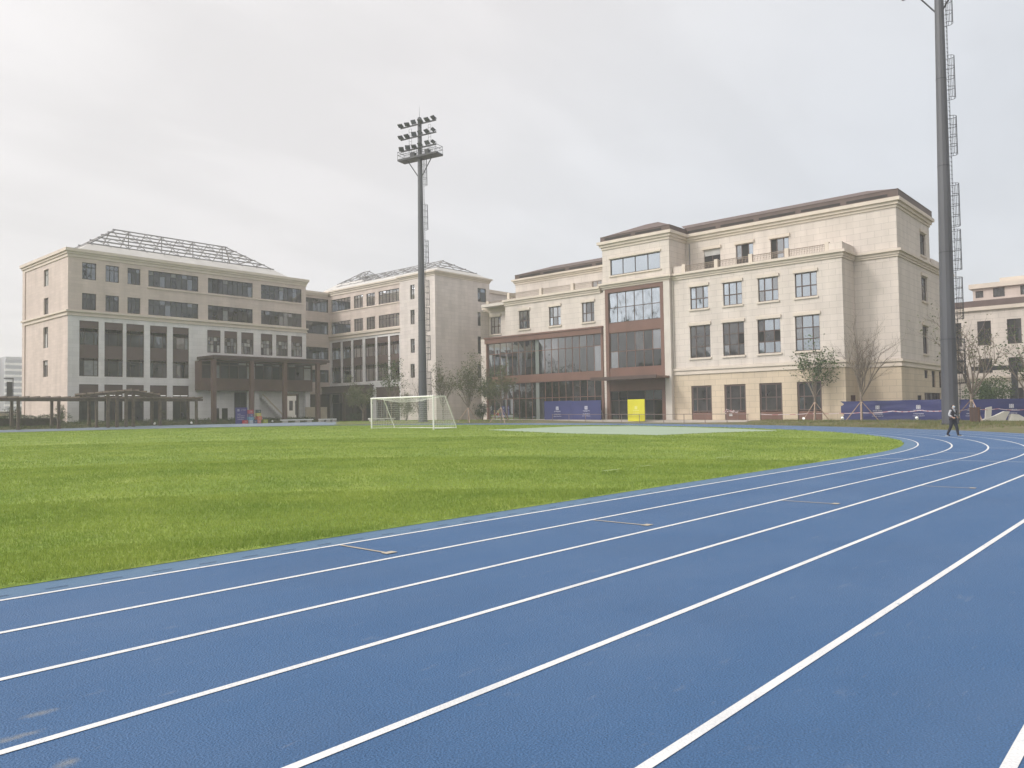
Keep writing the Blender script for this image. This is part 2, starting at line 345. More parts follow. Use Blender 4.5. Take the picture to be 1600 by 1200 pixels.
# ------------------------------------------------------------------ mesh helpers
ORG = {}
class MB:
    def __init__(s):
        s.v = []; s.f = []; s.mi = []; s.ms = []
    def m(s, name):
        if name not in s.ms:
            s.ms.append(name)
        return s.ms.index(name)
    def face(s, pts, m):
        i = len(s.v); s.v.extend(tuple(q) for q in pts); s.f.append(tuple(range(i, i + len(pts)))); s.mi.append(s.m(m))
    def box(s, x0, x1, y0, y1, z0, z1, m):
        if x0 > x1: x0, x1 = x1, x0
        if y0 > y1: y0, y1 = y1, y0
        if z0 > z1: z0, z1 = z1, z0
        i = len(s.v)
        s.v += [(x0, y0, z0), (x1, y0, z0), (x1, y1, z0), (x0, y1, z0), (x0, y0, z1), (x1, y0, z1), (x1, y1, z1), (x0, y1, z1)]
        k = s.m(m)
        for q in ((0, 3, 2, 1), (4, 5, 6, 7), (0, 1, 5, 4), (1, 2, 6, 5), (2, 3, 7, 6), (3, 0, 4, 7)):
            s.f.append(tuple(i + a for a in q)); s.mi.append(k)
    def fbox(s, ax, c0, c1, a0, a1, z0, z1, m):
        if ax == "X": s.box(c0, c1, a0, a1, z0, z1, m)
        else: s.box(a0, a1, c0, c1, z0, z1, m)
    def tube(s, p0, p1, ra, rb, m, n=6, caps=True):
        p0 = Vector(p0); p1 = Vector(p1); d = p1 - p0
        if d.length < 1e-6: return
        d.normalize()
        a = d.cross(Vector((0, 0, 1)))
        if a.length < 1e-3: a = Vector((1, 0, 0))
        a.normalize(); b = d.cross(a)
        i = len(s.v); k = s.m(m)
        for (c, rr_) in ((p0, ra), (p1, rb)):
            for j in range(n):
                th = 2 * math.pi * j / n
                s.v.append(tuple(c + a * (rr_ * math.cos(th)) + b * (rr_ * math.sin(th))))
        for j in range(n):
            s.f.append((i + j, i + (j + 1) % n, i + n + (j + 1) % n, i + n + j)); s.mi.append(k)
        if caps:
            s.f.append(tuple(i + j for j in range(n - 1, -1, -1))); s.mi.append(k)
            s.f.append(tuple(i + n + j for j in range(n))); s.mi.append(k)
    def bar(s, p0, p1, w, h, m):
        """rectangular bar between two points, h measured upwards"""
        p0 = Vector(p0); p1 = Vector(p1); d = (p1 - p0).normalized()
        a = d.cross(Vector((0, 0, 1)))
        if a.length < 1e-3: a = Vector((1, 0, 0))
        a.normalize(); b = a.cross(d)
        i = len(s.v); k = s.m(m)
        for c in (p0, p1):
            for (sa, sb) in ((-1, -1), (1, -1), (1, 1), (-1, 1)):
                s.v.append(tuple(c + a * (sa * w / 2) + b * (sb * h / 2)))
        for q in ((0, 1, 2, 3), (7, 6, 5, 4), (0, 4, 5, 1), (1, 5, 6, 2), (2, 6, 7, 3), (3, 7, 4, 0)):
            s.f.append(tuple(i + j for j in q)); s.mi.append(k)
    def prism(s, pts, z0, z1, m):
        n = len(pts); i = len(s.v); k = s.m(m)
        s.v += [(x, y, z0) for x, y in pts] + [(x, y, z1) for x, y in pts]
        s.f.append(tuple(i + j for j in range(n - 1, -1, -1))); s.mi.append(k)
        s.f.append(tuple(i + n + j for j in range(n))); s.mi.append(k)
        for j in range(n):
            s.f.append((i + j, i + (j + 1) % n, i + n + (j + 1) % n, i + n + j)); s.mi.append(k)
    def build(s, name, parent=None, loc=None, smooth=False, kind=None):
        me = D.meshes.new(name)
        o = D.objects.new(name, me)
        org = Vector((0, 0, 0))
        if parent is not None:
            o.parent = parent; org = ORG[parent.name]
            ORG[o.name] = org
        elif loc is not None:
            org = Vector(loc); o.location = org
            ORG[o.name] = org
        else:
            ORG[o.name] = org
        me.from_pydata([(x - org.x, y - org.y, z - org.z) for x, y, z in s.v], [], s.f)
        for mn in s.ms: me.materials.append(MATS[mn])
        me.polygons.foreach_set("material_index", s.mi)
        if smooth: me.polygons.foreach_set("use_smooth", [True] * len(s.f))
        me.update()
        COL.objects.link(o)
        if kind: o["kind"] = kind
        return o
def tag(o, label, cat, group=None):
    o["label"] = label; o["category"] = cat
    if group: o["group"] = group
    return o
def thing(name, label, cat, loc=(0, 0, 0), group=None):
    o = D.objects.new(name, None); COL.objects.link(o); o.location = loc; o.empty_display_size = 0.3
    ORG[o.name] = Vector(loc)
    return tag(o, label, cat, group)
def dup(src, loc, label=None, rotz=0.0, scale=1.0):
    def cp(o, par):
        c = o.copy(); COL.objects.link(c)
        if par is not None: c.parent = par
        for ch in [x for x in D.objects if x.parent == o]:
            cp(ch, c)
        return c
    c = cp(src, None)
    c.location = loc; c.rotation_euler = (0, 0, rotz); c.scale = (scale,) * 3
    if label: c["label"] = label
    return c
def raw_mesh(name, verts, faces_flat, n_per, mats, smooth=False, mat_index=None):
    """fast mesh from numpy arrays"""
    me = D.meshes.new(name)
    nf = len(faces_flat) // n_per
    me.vertices.add(len(verts)); me.vertices.foreach_set("co", np.asarray(verts, np.float32).ravel())
    me.loops.add(len(faces_flat)); me.loops.foreach_set("vertex_index", np.asarray(faces_flat, np.int32))
    me.polygons.add(nf); me.polygons.foreach_set("loop_start", np.arange(nf, dtype=np.int32) * n_per)
    me.polygons.foreach_set("loop_total", np.full(nf, n_per, np.int32))
    for x in mats: me.materials.append(MATS[x])
    if mat_index is not None: me.polygons.foreach_set("material_index", np.asarray(mat_index, np.int32))
    me.polygons.foreach_set("use_smooth", np.full(nf, smooth, bool))
    me.update(); me.validate()
    return me

# ------------------------------------------------------------------ terrain
CX, CY, RL = 27.0, 44.5248, 36.5          # centre of the near curve, radius of the inner lane line
LST = 84.4                                # length of the straights
def sm(t):
    t = np.clip(t, 0, 1); return t * t * (3 - 2 * t)
def sdist(x, y):
    xx = np.clip(x, CX - LST, CX)
    return np.hypot(x - xx, y - CY)
def zg(x, y):
    """height of the ground: the site rises gently away from the near straight, the pitch is crowned"""
    x = np.asarray(x, float); y = np.asarray(y, float)
    zb = 0.47 * sm((y - 8) / 70)
    d = sdist(x, y)
    z = zb + 0.30 * sm((d - 44.3) / 4.5)
    z = z + 0.52 * sm((y - 92.2) / 4.5) * sm((67 - x) / 3)
    z = z + 0.22 * sm((36.0 - d) / 13)
    return z
def z1(x, y): return float(zg(x, y))

def grid_sheet(name, xs, ys, dz, m):
    X, Y = np.meshgrid(xs, ys, indexing="ij")
    Z = zg(X, Y) + dz(X, Y)
    v = np.stack([X, Y, Z], -1).reshape(-1, 3)
    nx, ny = len(xs), len(ys)
    I = np.arange(nx * ny).reshape(nx, ny)
    f = np.stack([I[:-1, :-1], I[1:, :-1], I[1:, 1:], I[:-1, 1:]], -1).reshape(-1)
    me = raw_mesh(name, v, f, 4, [m], smooth=True)
    o = D.objects.new(name, me); COL.objects.link(o); o["kind"] = "structure"
    return o
def axis(lo, hi, step, far):
    a = np.arange(lo, hi + .01, step)
    k = [hi + step * 1.6 ** i for i in range(1, 14)]; j = [lo - step * 1.6 ** i for i in range(1, 14)]
    return np.concatenate([[-far], sorted(q for q in j if q > -far), a, [q for q in k if q < far], [far]])
# the base sheet dips 0.2 m under the pitch and the running track, which lie on it as sheets of their own
grid_sheet("ground", axis(-110, 130, 1.5, 3000), axis(-40, 130, 1.5, 3000), lambda X, Y: -0.2 * sm((44.5 - sdist(X, Y)) / 1.2), "earth")

def loop_pts(step=0.8):
    """parameters round the stadium: (straight/curve position) as unit frames: base point on the spine and outward normal"""
    P = []
    n = int(LST / step)
    for i in range(n): P.append((CX - LST + LST * i / n, 0, -1))
    m = 150
    for i in range(m):
        a = -math.pi / 2 + math.pi * i / m; P.append((CX, math.cos(a), math.sin(a)))
    for i in range(n): P.append((CX - LST * i / n, 0, 1))
    for i in range(m):
        a = math.pi / 2 + math.pi * i / m; P.append((CX - LST, math.cos(a), math.sin(a)))
    return np.array(P)
LP = loop_pts()
def ring(name, ra, rb, dz, m, nsub=1, closed=True, idx=None, kind="structure"):
    P = LP if idx is None else LP[idx]
    rs = np.linspace(ra, rb, nsub + 1)
    X = P[:, 0][:, None] + P[:, 1][:, None] * rs[None]; Y = CY + P[:, 2][:, None] * rs[None]
    Z = zg(X, Y) + dz
    v = np.stack([X, Y, Z], -1).reshape(-1, 3)
    n, k = X.shape
    I = np.arange(n * k).reshape(n, k)
    J = np.roll(I, -1, 0) if closed else I[1:]
    I0 = I if closed else I[:-1]
    f = np.stack([I0[:, :-1], I0[:, 1:], J[:, 1:], J[:, :-1]], -1).reshape(-1)
    me = raw_mesh(name, v, f, 4, [m], smooth=True)
    o = D.objects.new(name, me); COL.objects.link(o); o["kind"] = kind
    return o
TZ = 0.0
ring("running_track", 36.42, 44.2, TZ, "track_blue", 14)
ring("track_margin", 35.7, 36.42, TZ, "margin_blue", 2)
for k in range(7):
    r = RL + 1.22 * k
    ring("lane_line", r - 0.03, r + 0.03, TZ + 0.004, "line_paint", 1)
ring("pitch_base", 0.01, 35.95, 0.004, "lawn_soil", 24)

def patch(name, x0, x1, y0, y1, dz, m, nx=2, ny=2):
    return grid_sheet(name, np.linspace(x0, x1, nx), np.linspace(y0, y1, ny), lambda X, Y: dz + 0 * X, m)
# finish line and stagger marks
for (xa, xb, k0, k1) in ((25.6, 25.6, 0, 6), (29.65, 29.75, 1, 2), (33.6, 33.8, 2, 3)):
    mbx = MB()
    ya = CY - RL - 1.22 * k0; yb = CY - RL - 1.22 * k1
    for i in range(12):
        fa, fb = i / 12, (i + 1) / 12
        def q(f, dx):
            x = xa + (xb - xa) * f; y = ya + (yb - ya) * f
            if x > CX:
                r = CY - y; a = (x - CX) / r; x = CX + r * math.sin(a); y = CY - r * math.cos(a)
            return (x + dx, y, z1(x, y) + TZ + 0.008)
        mbx.face([q(fa, -.025), q(fa, .025), q(fb, .025), q(fb, -.025)], "line_paint")
    mbx.build("start_line", kind="structure")
for i, x in enumerate((5.78, 9.35, 13.2, 17.1)):
    ya = CY - RL - 1.22 * i - 0.05; yb = ya - 0.95
    mbx = MB(); z = TZ + 0.007
    mbx.face([(x - .022, yb, z1(x, yb) + z), (x + .022, yb, z1(x, yb) + z), (x + .022, ya, z1(x, ya) + z), (x - .022, ya, z1(x, ya) + z)], "line_tan")
    mbx.face([(x - .06, yb, z1(x, yb) + z + .002), (x + .10, yb, z1(x, yb) + z + .002), (x + .10, yb + .11, z1(x, yb) + z + .002), (x - .06, yb + .11, z1(x, yb) + z + .002)], "line_tan")
    mbx.build("stagger_mark", kind="structure")
mbx = MB()
for i in range(90):
    x = 0.1 + 0.5 * i; y = CY - 36.32
    if x > 26: break
    z = TZ + 0.006
    mbx.face([(x, y - .0065, z1(x, y) + z), (x + .2, y - .0065, z1(x, y) + z), (x + .2, y + .0065, z1(x, y) + z), (x, y + .0065, z1(x, y) + z)], "slot_dark")
mbx.build("drain_slots", kind="structure")

# pale green jumping area between the goal and the curve
def poly_sheet(name, pts, dz, m, step=1.0, kind="structure"):
    """fill a convex polygon with a draped fan of strips"""
    import bmesh
    bm = bmesh.new()
    vs = [bm.verts.new((x, y, 0)) for x, y in pts]
    bm.faces.new(vs)
    xs = [q[0] for q in pts]; ys = [q[1] for q in pts]
    for a, lo, hi in ((0, min(xs), max(xs)), (1, min(ys), max(ys))):
        c = math.floor(lo) + step
        while c < hi:
            n = (1, 0, 0) if a == 0 else (0, 1, 0); co = (c, 0, 0) if a == 0 else (0, c, 0)
            bmesh.ops.bisect_plane(bm, geom=bm.verts[:] + bm.edges[:] + bm.faces[:], plane_co=co, plane_no=n)
            c += step
    for v in bm.verts:
        v.co.z = z1(v.co.x, v.co.y) + dz
    me = D.meshes.new(name); bm.to_mesh(me); bm.free()
    me.materials.append(MATS[m]); me.polygons.foreach_set("use_smooth", [True] * len(me.polygons)); me.update()
    o = D.objects.new(name, me); COL.objects.link(o)
    if kind: o["kind"] = kind
    return o
arc = [(CX + 34.2 * math.cos(a), CY + 34.2 * math.sin(a)) for a in np.linspace(rad(-41), rad(-9), 16)]
JUMP = [(40.2, 38.2), (36.6, 28.0), (36.6, 22.0)] + arc
poly_sheet("jumping_area", JUMP, 0.018, "pale_green_rubber")
# paving before the right-hand building and the path before the left-hand one
poly_sheet("paving", [(72.6, 34.0), (76.5, 34.0), (76.5, 75.0), (72.6, 75.0)], 0.03, "paving")
poly_sheet("path", [(-20, 88.85), (73, 88.85), (73, 91.6), (-20, 91.6)], 0.02, "path_grey", step=2.0)
poly_sheet("verge", [(59.5, 0.0), (110, 0.0), (110, 20.8), (76, 24.6), (71.5, 30.5), (70.8, 23.5), (66.2, 14.0)], 0.03, "verge_grass", step=2.0)
arcv = [(CX + 44.4 * math.cos(a), CY + 44.4 * math.sin(a)) for a in np.linspace(rad(30), rad(88), 20)]
poly_sheet("verge", [(72.4, 52.0), (72.4, 80.0), (66.3, 98.0), (40, 90.0)][:0] + [(72.5, 66.0), (73.4, 78.6), (73.4, 88.8), (62, 88.8)] + arcv[::-1][12:], 0.025, "verge_grass", step=2.0)

arca = [(CX + 44.3 * math.cos(a), CY + 44.3 * math.sin(a)) for a in np.linspace(rad(90), rad(49), 24)]
poly_sheet("apron", arca + [(63.5, 88.8), (27.0, 88.845)], 0.04, "path_grey", step=2.0)

# unseen hills added to darken the window reflections: only their mirror image in the windows shows from the track
def hill(name, x0, y0, x1, y1, h, seed):
    rs = np.random.default_rng(seed)
    n, k = 90, 9
    mbh = MB(); dx, dy = x1 - x0, y1 - y0; L = math.hypot(dx, dy); nx, ny = -dy / L, dx / L
    prof = h * (0.72 + 0.28 * np.sin(np.linspace(0, 9, n) + seed)) + rs.normal(0, h * 0.035, n)
    P = [[(x0 + dx * i / (n - 1) + nx * j * 6, y0 + dy * i / (n - 1) + ny * j * 6, max(-1, prof[i] * math.sin(math.pi * j / (k - 1)) ** 0.6 - 0.5)) for j in range(k)] for i in range(n)]
    for i in range(n - 1):
        for j in range(k - 1):
            mbh.face([P[i][j], P[i + 1][j], P[i + 1][j + 1], P[i][j + 1]], "hill_green")
    mbh.build(name, kind="structure")
hill("reflection_hill", -150, -140, -150, 260, 27, 1)
hill("reflection_hill", 260, -130, -160, -130, 50, 4)  # invented ridge, raised high to darken the left block's panes

# ------------------------------------------------------------------ facade builders
def facade(mb, ax, c, a0, a1, z0, z1_, holes, m, depth=0.3, reveal=None):
    us = sorted({a0, a1, *[h[0] for h in holes], *[h[1] for h in holes]}); zs = sorted({z0, z1_, *[h[2] for h in holes], *[h[3] for h in holes]})
    us = [u for u in us if a0 <= u <= a1]; zs = [z for z in zs if z0 <= z <= z1_]
    P = (lambda u, z, d=0: (c + d, u, z)) if ax == "X" else (lambda u, z, d=0: (u, c + d, z))
    for i in range(len(us) - 1):
        for j in range(len(zs) - 1):
            um, zm = (us[i] + us[i + 1]) / 2, (zs[j] + zs[j + 1]) / 2
            if any(h[0] < um < h[1] and h[2] < zm < h[3] for h in holes): continue
            mb.face([P(us[i], zs[j]), P(us[i + 1], zs[j]), P(us[i + 1], zs[j + 1]), P(us[i], zs[j + 1])], m)
    rv = reveal or m
    for (h0, h1, g0, g1) in holes:
        g0 = max(g0, z0); g1 = min(g1, z1_)
        mb.face([P(h0, g0), P(h0, g1), P(h0, g1, depth), P(h0, g0, depth)], rv)
        mb.face([P(h1, g0), P(h1, g0, depth), P(h1, g1, depth), P(h1, g1)], rv)
        mb.face([P(h0, g1), P(h1, g1), P(h1, g1, depth), P(h0, g1, depth)], rv)
        mb.face([P(h0, g0), P(h0, g0, depth), P(h1, g0, depth), P(h1, g0)], rv)
def window(root, ax, c, a0, a1, z0, z1_, cols=(0.5,), rows=(0.66,), fr=0.07, fm="frame_dark", gm=("glass_dark",), wts=None, recess=0.16, panels=(), skip=(), pm="brown_metal", name="window", bar=None, rnd=random, label=None):
    """frame with its bars (part) and panes (sub-part); panels = list of (z0, z1) closed strips in the frame metal"""
    mb = MB(); f0, f1 = c + recess - 0.05, c + recess + 0.06
    bar = bar or fr * 0.75
    mb.fbox(ax, f0, f1, a0, a0 + fr, z0, z1_, fm); mb.fbox(ax, f0, f1, a1 - fr, a1, z0, z1_, fm)
    mb.fbox(ax, f0, f1, a0 + fr, a1 - fr, z1_ - fr, z1_, fm); mb.fbox(ax, f0, f1, a0 + fr, a1 - fr, z0, z0 + fr, fm)
    uc = [a0 + fr / 2] + [a0 + (a1 - a0) * q for q in cols] + [a1 - fr / 2]
    zc = [z0 + fr / 2] + [z0 + (z1_ - z0) * q for q in rows] + [z1_ - fr / 2]
    for u in uc[1:-1]: mb.fbox(ax, f0 + .012, f1 - .012, u - bar / 2, u + bar / 2, z0 + fr, z1_ - fr, fm)
    for z in zc[1:-1]: mb.fbox(ax, f0 + .006, f1 - .006, a0 + fr, a1 - fr, z - bar / 2, z + bar / 2, fm)
    for (p0, p1) in panels:
        mb.fbox(ax, f0 - 0.02, f1 - .03, a0 + fr * .5, a1 - fr * .5, p0, p1, pm)
    o = mb.build(name, root)
    if label: o["label"] = label
    cg = c + recess
    runs = [[]]
    for j in range(len(zc) - 1):
        zm = (zc[j] + zc[j + 1]) / 2
        if any(p0 <= zm <= p1 for p0, p1 in panels):
            if runs[-1]: runs.append([])
        else: runs[-1].append(j)
    P = (lambda u, z, d: (cg + d, u, z)) if ax == "X" else (lambda u, z, d: (u, cg + d, z))
    for run in runs:
        if not run: continue
        pb = MB()
        for i in range(len(uc) - 1):
            for j in run:
                g = rnd.choices(gm, wts)[0]
                e = rnd.uniform(-.004, .004); e2 = rnd.uniform(-.004, .004)
                if (i, j) in skip: g = "room_dark"
                pb.face([P(uc[i], zc[j], e), P(uc[i + 1], zc[j], -e), P(uc[i + 1], zc[j + 1], -e2), P(uc[i], zc[j + 1], e2)], g)
        pb.build("pane", o)
    return o
def slabs(mb, x0, x1, y0, y1, steps, m):
    """moulding round a rectangular block: stacked slabs, each (z0, z1, how far it stands proud)"""
    for (z0, z1_, e) in steps: mb.box(x0 - e, x1 + e, y0 - e, y1 + e, z0, z1_, m)
def fr(n): return tuple(i / n for i in range(1, n))

def hip_roof(root, ax, a0, a1, b0, b1, r0_, r1_, zr, ze, t0, step, solid="roof_screed", frame=True, bw=0.115, npur=6, skirt_name="roof_slab"):
    """hipped roof: closed lower skirt up to the fraction t0, above it open steel purlins, rafters and braces"""
    bm_ = (b0 + b1) / 2
    P = (lambda a, b, z: (a, b, z)) if ax == "X" else (lambda a, b, z: (b, a, z))
    def ring_at(t):
        z = ze + (zr - ze) * t
        return (a0 + (r0_ - a0) * t, a1 + (r1_ - a1) * t, b0 + (bm_ - b0) * t, b1 + (bm_ - b1) * t, z)
    mb = MB()
    A0, A1, B0, B1, Z0 = ring_at(0); C0, C1, E0, E1, Z1 = ring_at(t0)
    mb.face([P(A0, B0, Z0), P(A1, B0, Z0), P(C1, E0, Z1), P(C0, E0, Z1)], solid)
    mb.face([P(A0, B1, Z0), P(A1, B1, Z0), P(C1, E1, Z1), P(C0, E1, Z1)], solid)
    mb.face([P(A0, B0, Z0), P(A0, B1, Z0), P(C0, E1, Z1), P(C0, E0, Z1)], solid)
    mb.face([P(A1, B0, Z0), P(A1, B1, Z0), P(C1, E1, Z1), P(C1, E0, Z1)], solid)
    mb.build(skirt_name, root)
    if not frame: return
    f = MB()
    ts = [t0 + 0.02 + (1 - t0 - 0.02) * i / (npur - 1) for i in range(npur)]
    for t in ts:
        c0, c1, e0, e1, z = ring_at(t); o = 0.35
        for e in {e0, e1}: f.bar(P(c0 - o, e, z), P(c1 + o, e, z), bw, bw * 1.2, "steel_grey")
        if e1 - e0 > .3:
            for c in (c0, c1): f.bar(P(c, e0, z + .01), P(c, e1, z + .01), bw, bw, "steel_grey")
    n = int((a1 - a0) / step)
    for i in range(n + 1):
        a = a0 + (a1 - a0) * i / n
        if a < r0_: tm = (a - a0) / max(.01, r0_ - a0)
        elif a > r1_: tm = (a1 - a) / max(.01, a1 - r1_)
        else: tm = 1
        if tm <= t0: continue
        for s in (0, 1):
            q0 = ring_at(t0 - 0.03); q1 = ring_at(tm)
            f.bar(P(a, q0[2 + s], q0[4]), P(a, q1[2 + s], q1[4]), bw * .7, bw * .8, "steel_grey")
            for k in range(len(ts) - 1):
                if ts[k + 1] > tm: break
                g0, g1 = ring_at(ts[k]), ring_at(ts[k + 1])
                d = step * .5 * (1 if (k + i) % 2 else -1)
                if s == 0 and g1[0] < a + d < g1[1]:
                    f.bar(P(a, g0[2], g0[4]), P(a + d, g1[2], g1[4]), bw * .55, bw * .6, "steel_grey")
        if tm == 1 and i % 2 == 0:
            f.bar(P(a, bm_, ze), P(a, bm_, zr), bw * .8, bw * .8, "steel_grey")
    for c, rc in ((0, r0_), (1, r1_)):
        for s in (0, 1):
            q = ring_at(t0)
            f.bar(P(q[c], q[2 + s], q[4]), P(rc, bm_, zr), bw, bw * 1.2, "steel_grey")
    f.build("roof_frame", root)

R3 = random.Random(3)
# ------------------------------------------------------------------ left-hand teaching block
XA, YA, XA1, YA1 = 33.23, 98.0, 65.2, 113.5
A = thing("school_building", "grey and tan five-storey school building with bare steel roof frame and brown portico", "building", (XA, YA, 1.0))
row5 = [(34.75, 36.31), (37.36, 38.91), (39.91, 41.45)]
wide = [(42.43, 48.88), (50.2, 56.68), (57.95, 64.47)]
tall = [(34.48, 36.62), (37.27, 39.40), (39.79, 41.92), (42.64, 44.78), (45.5, 47.61)]
six = [(50.1, 51.97), (52.49, 54.37), (54.94, 56.8), (57.89, 59.72), (60.29, 62.18), (62.71, 64.58)]
wb = MB()
hU = [(a, b, 18.1, 20.1) for a, b in row5 + wide] + [(a, b, 14.52, 16.48) for a, b in row5 + wide]
facade(wb, "Y", YA, XA, XA1, 14.4, 20.6, hU, "tan_stone")
hL = [(a, b, 6.7, 13.22) for a, b in tall] + [(a, b, 0.9, 5.76) for a, b in tall] + [(a, b, 10.2, 13.2) for a, b in six]
hL += [(53.89, 55.76, 0.5, 5.05), (61.83, 64.02, 0.5, 4.9), (51.33, 51.75, 0.9, 2.85), (52.11, 52.96, 0.9, 2.85)]
facade(wb, "Y", YA, XA, XA1, 0.2, 13.75, hL, "grey_stone")
hS = [(104.4, 106.05, 17.95, 20.0), (104.4, 106.0, 14.5, 16.5), (104.45, 106.1, 10.4, 12.95), (104.5, 106.15, 6.88, 8.9)]
facade(wb, "X", XA, YA, YA1, 0.2, 20.6, hS, "tan_stone")
wb.box(XA - .12, XA, YA1 - .9, YA1, 0.2, 20.6, "tan_stone")
wb.face([(XA, YA1, 5), (XA1, YA1, 5), (XA1, YA1, 20.6), (XA, YA1, 20.6)], "tan_stone")
wb.face([(XA1, YA, 5), (XA1, YA1, 5), (XA1, YA1, 20.6), (XA1, YA, 20.6)], "tan_stone")
wb.face([(61.3, YA + .3, 0), (61.3, YA1, 0), (61.3, YA1, 5), (61.3, YA + .3, 5)], "grey_stone")
wb.face([(XA, YA + .3, 5.2), (XA1, YA + .3, 5.2), (XA1, YA1, 5.2), (XA, YA1, 5.2)], "grey_stone")
wb.build("wall", A)
cb = MB()
slabs(cb, XA, XA1, YA, YA1, [(20.6, 20.95, .10), (20.95, 21.22, .22), (21.22, 21.58, .38)], "trim_stone")
slabs(cb, XA, XA1, YA, YA1, [(13.75, 13.93, .14), (13.93, 14.18, .07), (14.18, 14.4, .26)], "trim_stone")
cb.build("cornice", A)
sb = MB()
for z in (17.86, 14.42):
    sb.box(42.3, 64.6, YA - .12, YA, z, z + .1, "trim_stone")
sb.build("sill", A)
for z0, z1_ in ((18.1, 20.1), (14.52, 16.48)):
    for i, (a, b) in enumerate(row5):
        bright = z0 > 17 and i < 2
        window(A, "Y", YA, a, b, z0, z1_, (.34, .67), (.72,), gm=("glass_mid",) if bright else ("glass_dark", "glass_mid"), wts=None if bright else (5, 1), rnd=R3)
    for i, (a, b) in enumerate(wide):
        window(A, "Y", YA, a, b, z0, z1_, fr(9), (.7,) if i == 2 else (.72,), bar=.045, gm=("glass_dark", "glass_mid", "blind_pale"), wts=(14, 2, 1.2), rnd=R3)
for (a, b) in tall:
    window(A, "Y", YA, a, b, 6.7, 13.22, (.25, .75), (.29, .57, .8), fr=.09, fm="dark_brown", gm=("glass_dark", "glass_mid", "blind_pale"), wts=(6, 2, 1.5), panels=((8.82, 10.38), (12.36, 13.2)), pm="umber_metal", rnd=R3, bar=.06)
    window(A, "Y", YA, a, b, 0.9, 5.76, (.5,), (.72,), fr=.09, fm="dark_brown", gm=("glass_dark", "room_dark", "glass_mid"), wts=(5, 3, 1), panels=((4.52, 5.7),), pm="umber_metal", rnd=R3, name="shop_window")
for (a, b) in six:
    window(A, "Y", YA, a, b, 10.2, 13.2, (.25, .5, .75), (.35, .52, .69), fr=.1, fm="dark_brown", gm=("glass_dark", "blind_pale", "blind_white", "glass_mid"), wts=(4, 3, 1, 3), panels=((12.3, 13.15),), pm="umber_metal", rnd=R3, bar=.05)
for (a, b, z0, z1_) in hS:
    window(A, "X", XA, a, b, z0, z1_, (.5,), (.7,), gm=("glass_mid", "blind_white"), wts=(2, 3), rnd=R3, recess=.22)
window(A, "Y", YA, 53.89, 55.76, 0.9, 5.05, (.5,), (.55,), fm="frame_dark", gm=("room_dark", "glass_dark"), wts=(3, 2), rnd=R3, name="entrance_door")
for (a, b) in ((51.33, 51.75), (52.11, 52.96)):
    window(A, "Y", YA, a, b, 0.9, 2.85, (), (), fm="frame_dark", gm=("room_dark",), name="side_door", recess=.1)
# portico in front of the entrance
pr = MB()
pr.box(48.67, 66.1, 93.5, YA - .02, 9.2, 9.55, "dark_brown"); pr.box(48.95, 65.8, 93.8, YA - .02, 8.98, 9.2, "portico_brown")
pr.build("portico_roof", A)
for x in (48.62, 53.85, 58.8, 64.12):
    c = MB(); c.box(x, x + .5, 93.7, 94.2, .6, 8.98, "portico_brown"); c.box(x - .05, x + .55, 93.65, 94.25, .6, 1.25, "portico_brown"); c.build("portico_column", A)
ub = MB()
UX0, UX1, UY = 48.4, 65.15, 96.4
facade(ub, "Y", UY, UX0, UX1, 5.15, 8.98, [(UX0 + .15, UX1 - .15, 6.72, 8.9)], "portico_brown", .25)
ub.face([(UX0, UY, 5.15), (UX0, YA - .01, 5.15), (UX0, YA - .01, 8.98), (UX0, UY, 8.98)], "portico_brown")
ub.face([(UX1, UY, 5.15), (UX1, YA - .01, 5.15), (UX1, YA - .01, 8.98), (UX1, UY, 8.98)], "portico_brown")
ub.face([(UX0, UY, 5.15), (UX1, UY, 5.15), (UX1, YA - .01, 5.15), (UX0, YA - .01, 5.15)], "dark_brown")
ub.build("upper_room", A)
window(A, "Y", UY, UX0 + .15, UX1 - .15, 6.72, 8.9, fr(13), (.82,), bar=.16, fm="dark_brown", gm=("room_dark", "glass_dark", "blind_white", "blind_pale"), wts=(4, 3, 2.5, 1), rnd=R3, recess=.12)
st = MB()
st.box(56.5, 57.2, 97.3, 97.7, .9, 5.15, "grey_stone")
st.build("pillar", A)
st = MB(); st.box(64.4, 65.15, 97.0, 97.6, .9, 5.15, "grey_stone"); st.build("pillar", A)
st = MB()
for i in range(14):
    st.box(57.5 + i * .27, 57.77 + i * .27, 97.0, 97.9, 4.3 - i * .25 - .2, 4.3 - i * .25, "grey_stone")
st.bar((57.5, 96.95, 4.75), (61.2, 96.95, 1.35), .06, .16, "beam_wood")
st.build("stair", A)
hip_roof(A, "X", 34.4, 62.9, 98.3, 113.2, 41.5, 56.8, 26.35, 21.58, .27, 2.05)

# ------------------------------------------------------------------ middle block with the link to the left-hand block
XC = 73.47
Cc = thing("school_building", "beige five-storey school wing behind the tall slim floodlight mast, with bare roof purlins", "building", (XC, 78.7, .8))
cw = [(98.4, 103.43), (95.3, 97.52), (92.4, 94.45), (86.85, 91.55)]
ct = [(101.0, 103.37), (98.35, 100.58), (95.52, 97.87), (92.42, 94.89), (89.45, 92.0), (86.93, 89.03)]
lw4 = [(69.0, 73.28, 18.0, 20.1), (69.0, 73.28, 14.5, 16.45), (68.95, 73.28, 10.5, 12.4), (68.95, 73.28, 6.9, 8.85)]
wb = MB()
facade(wb, "X", XC, 86.14, 103.9, 14.35, 20.6, [(a, b, 18.05, 19.97) for a, b in cw] + [(a, b, 14.5, 16.38) for a, b in cw], "tan_stone")
facade(wb, "X", XC, 86.14, 103.9, 0.2, 13.55, [(a, b, 6.7, 13.18) for a, b in ct] + [(93.2, 103.4, .2, 5.0), (86.95, 92.4, .2, 5.75)], "grey_stone")
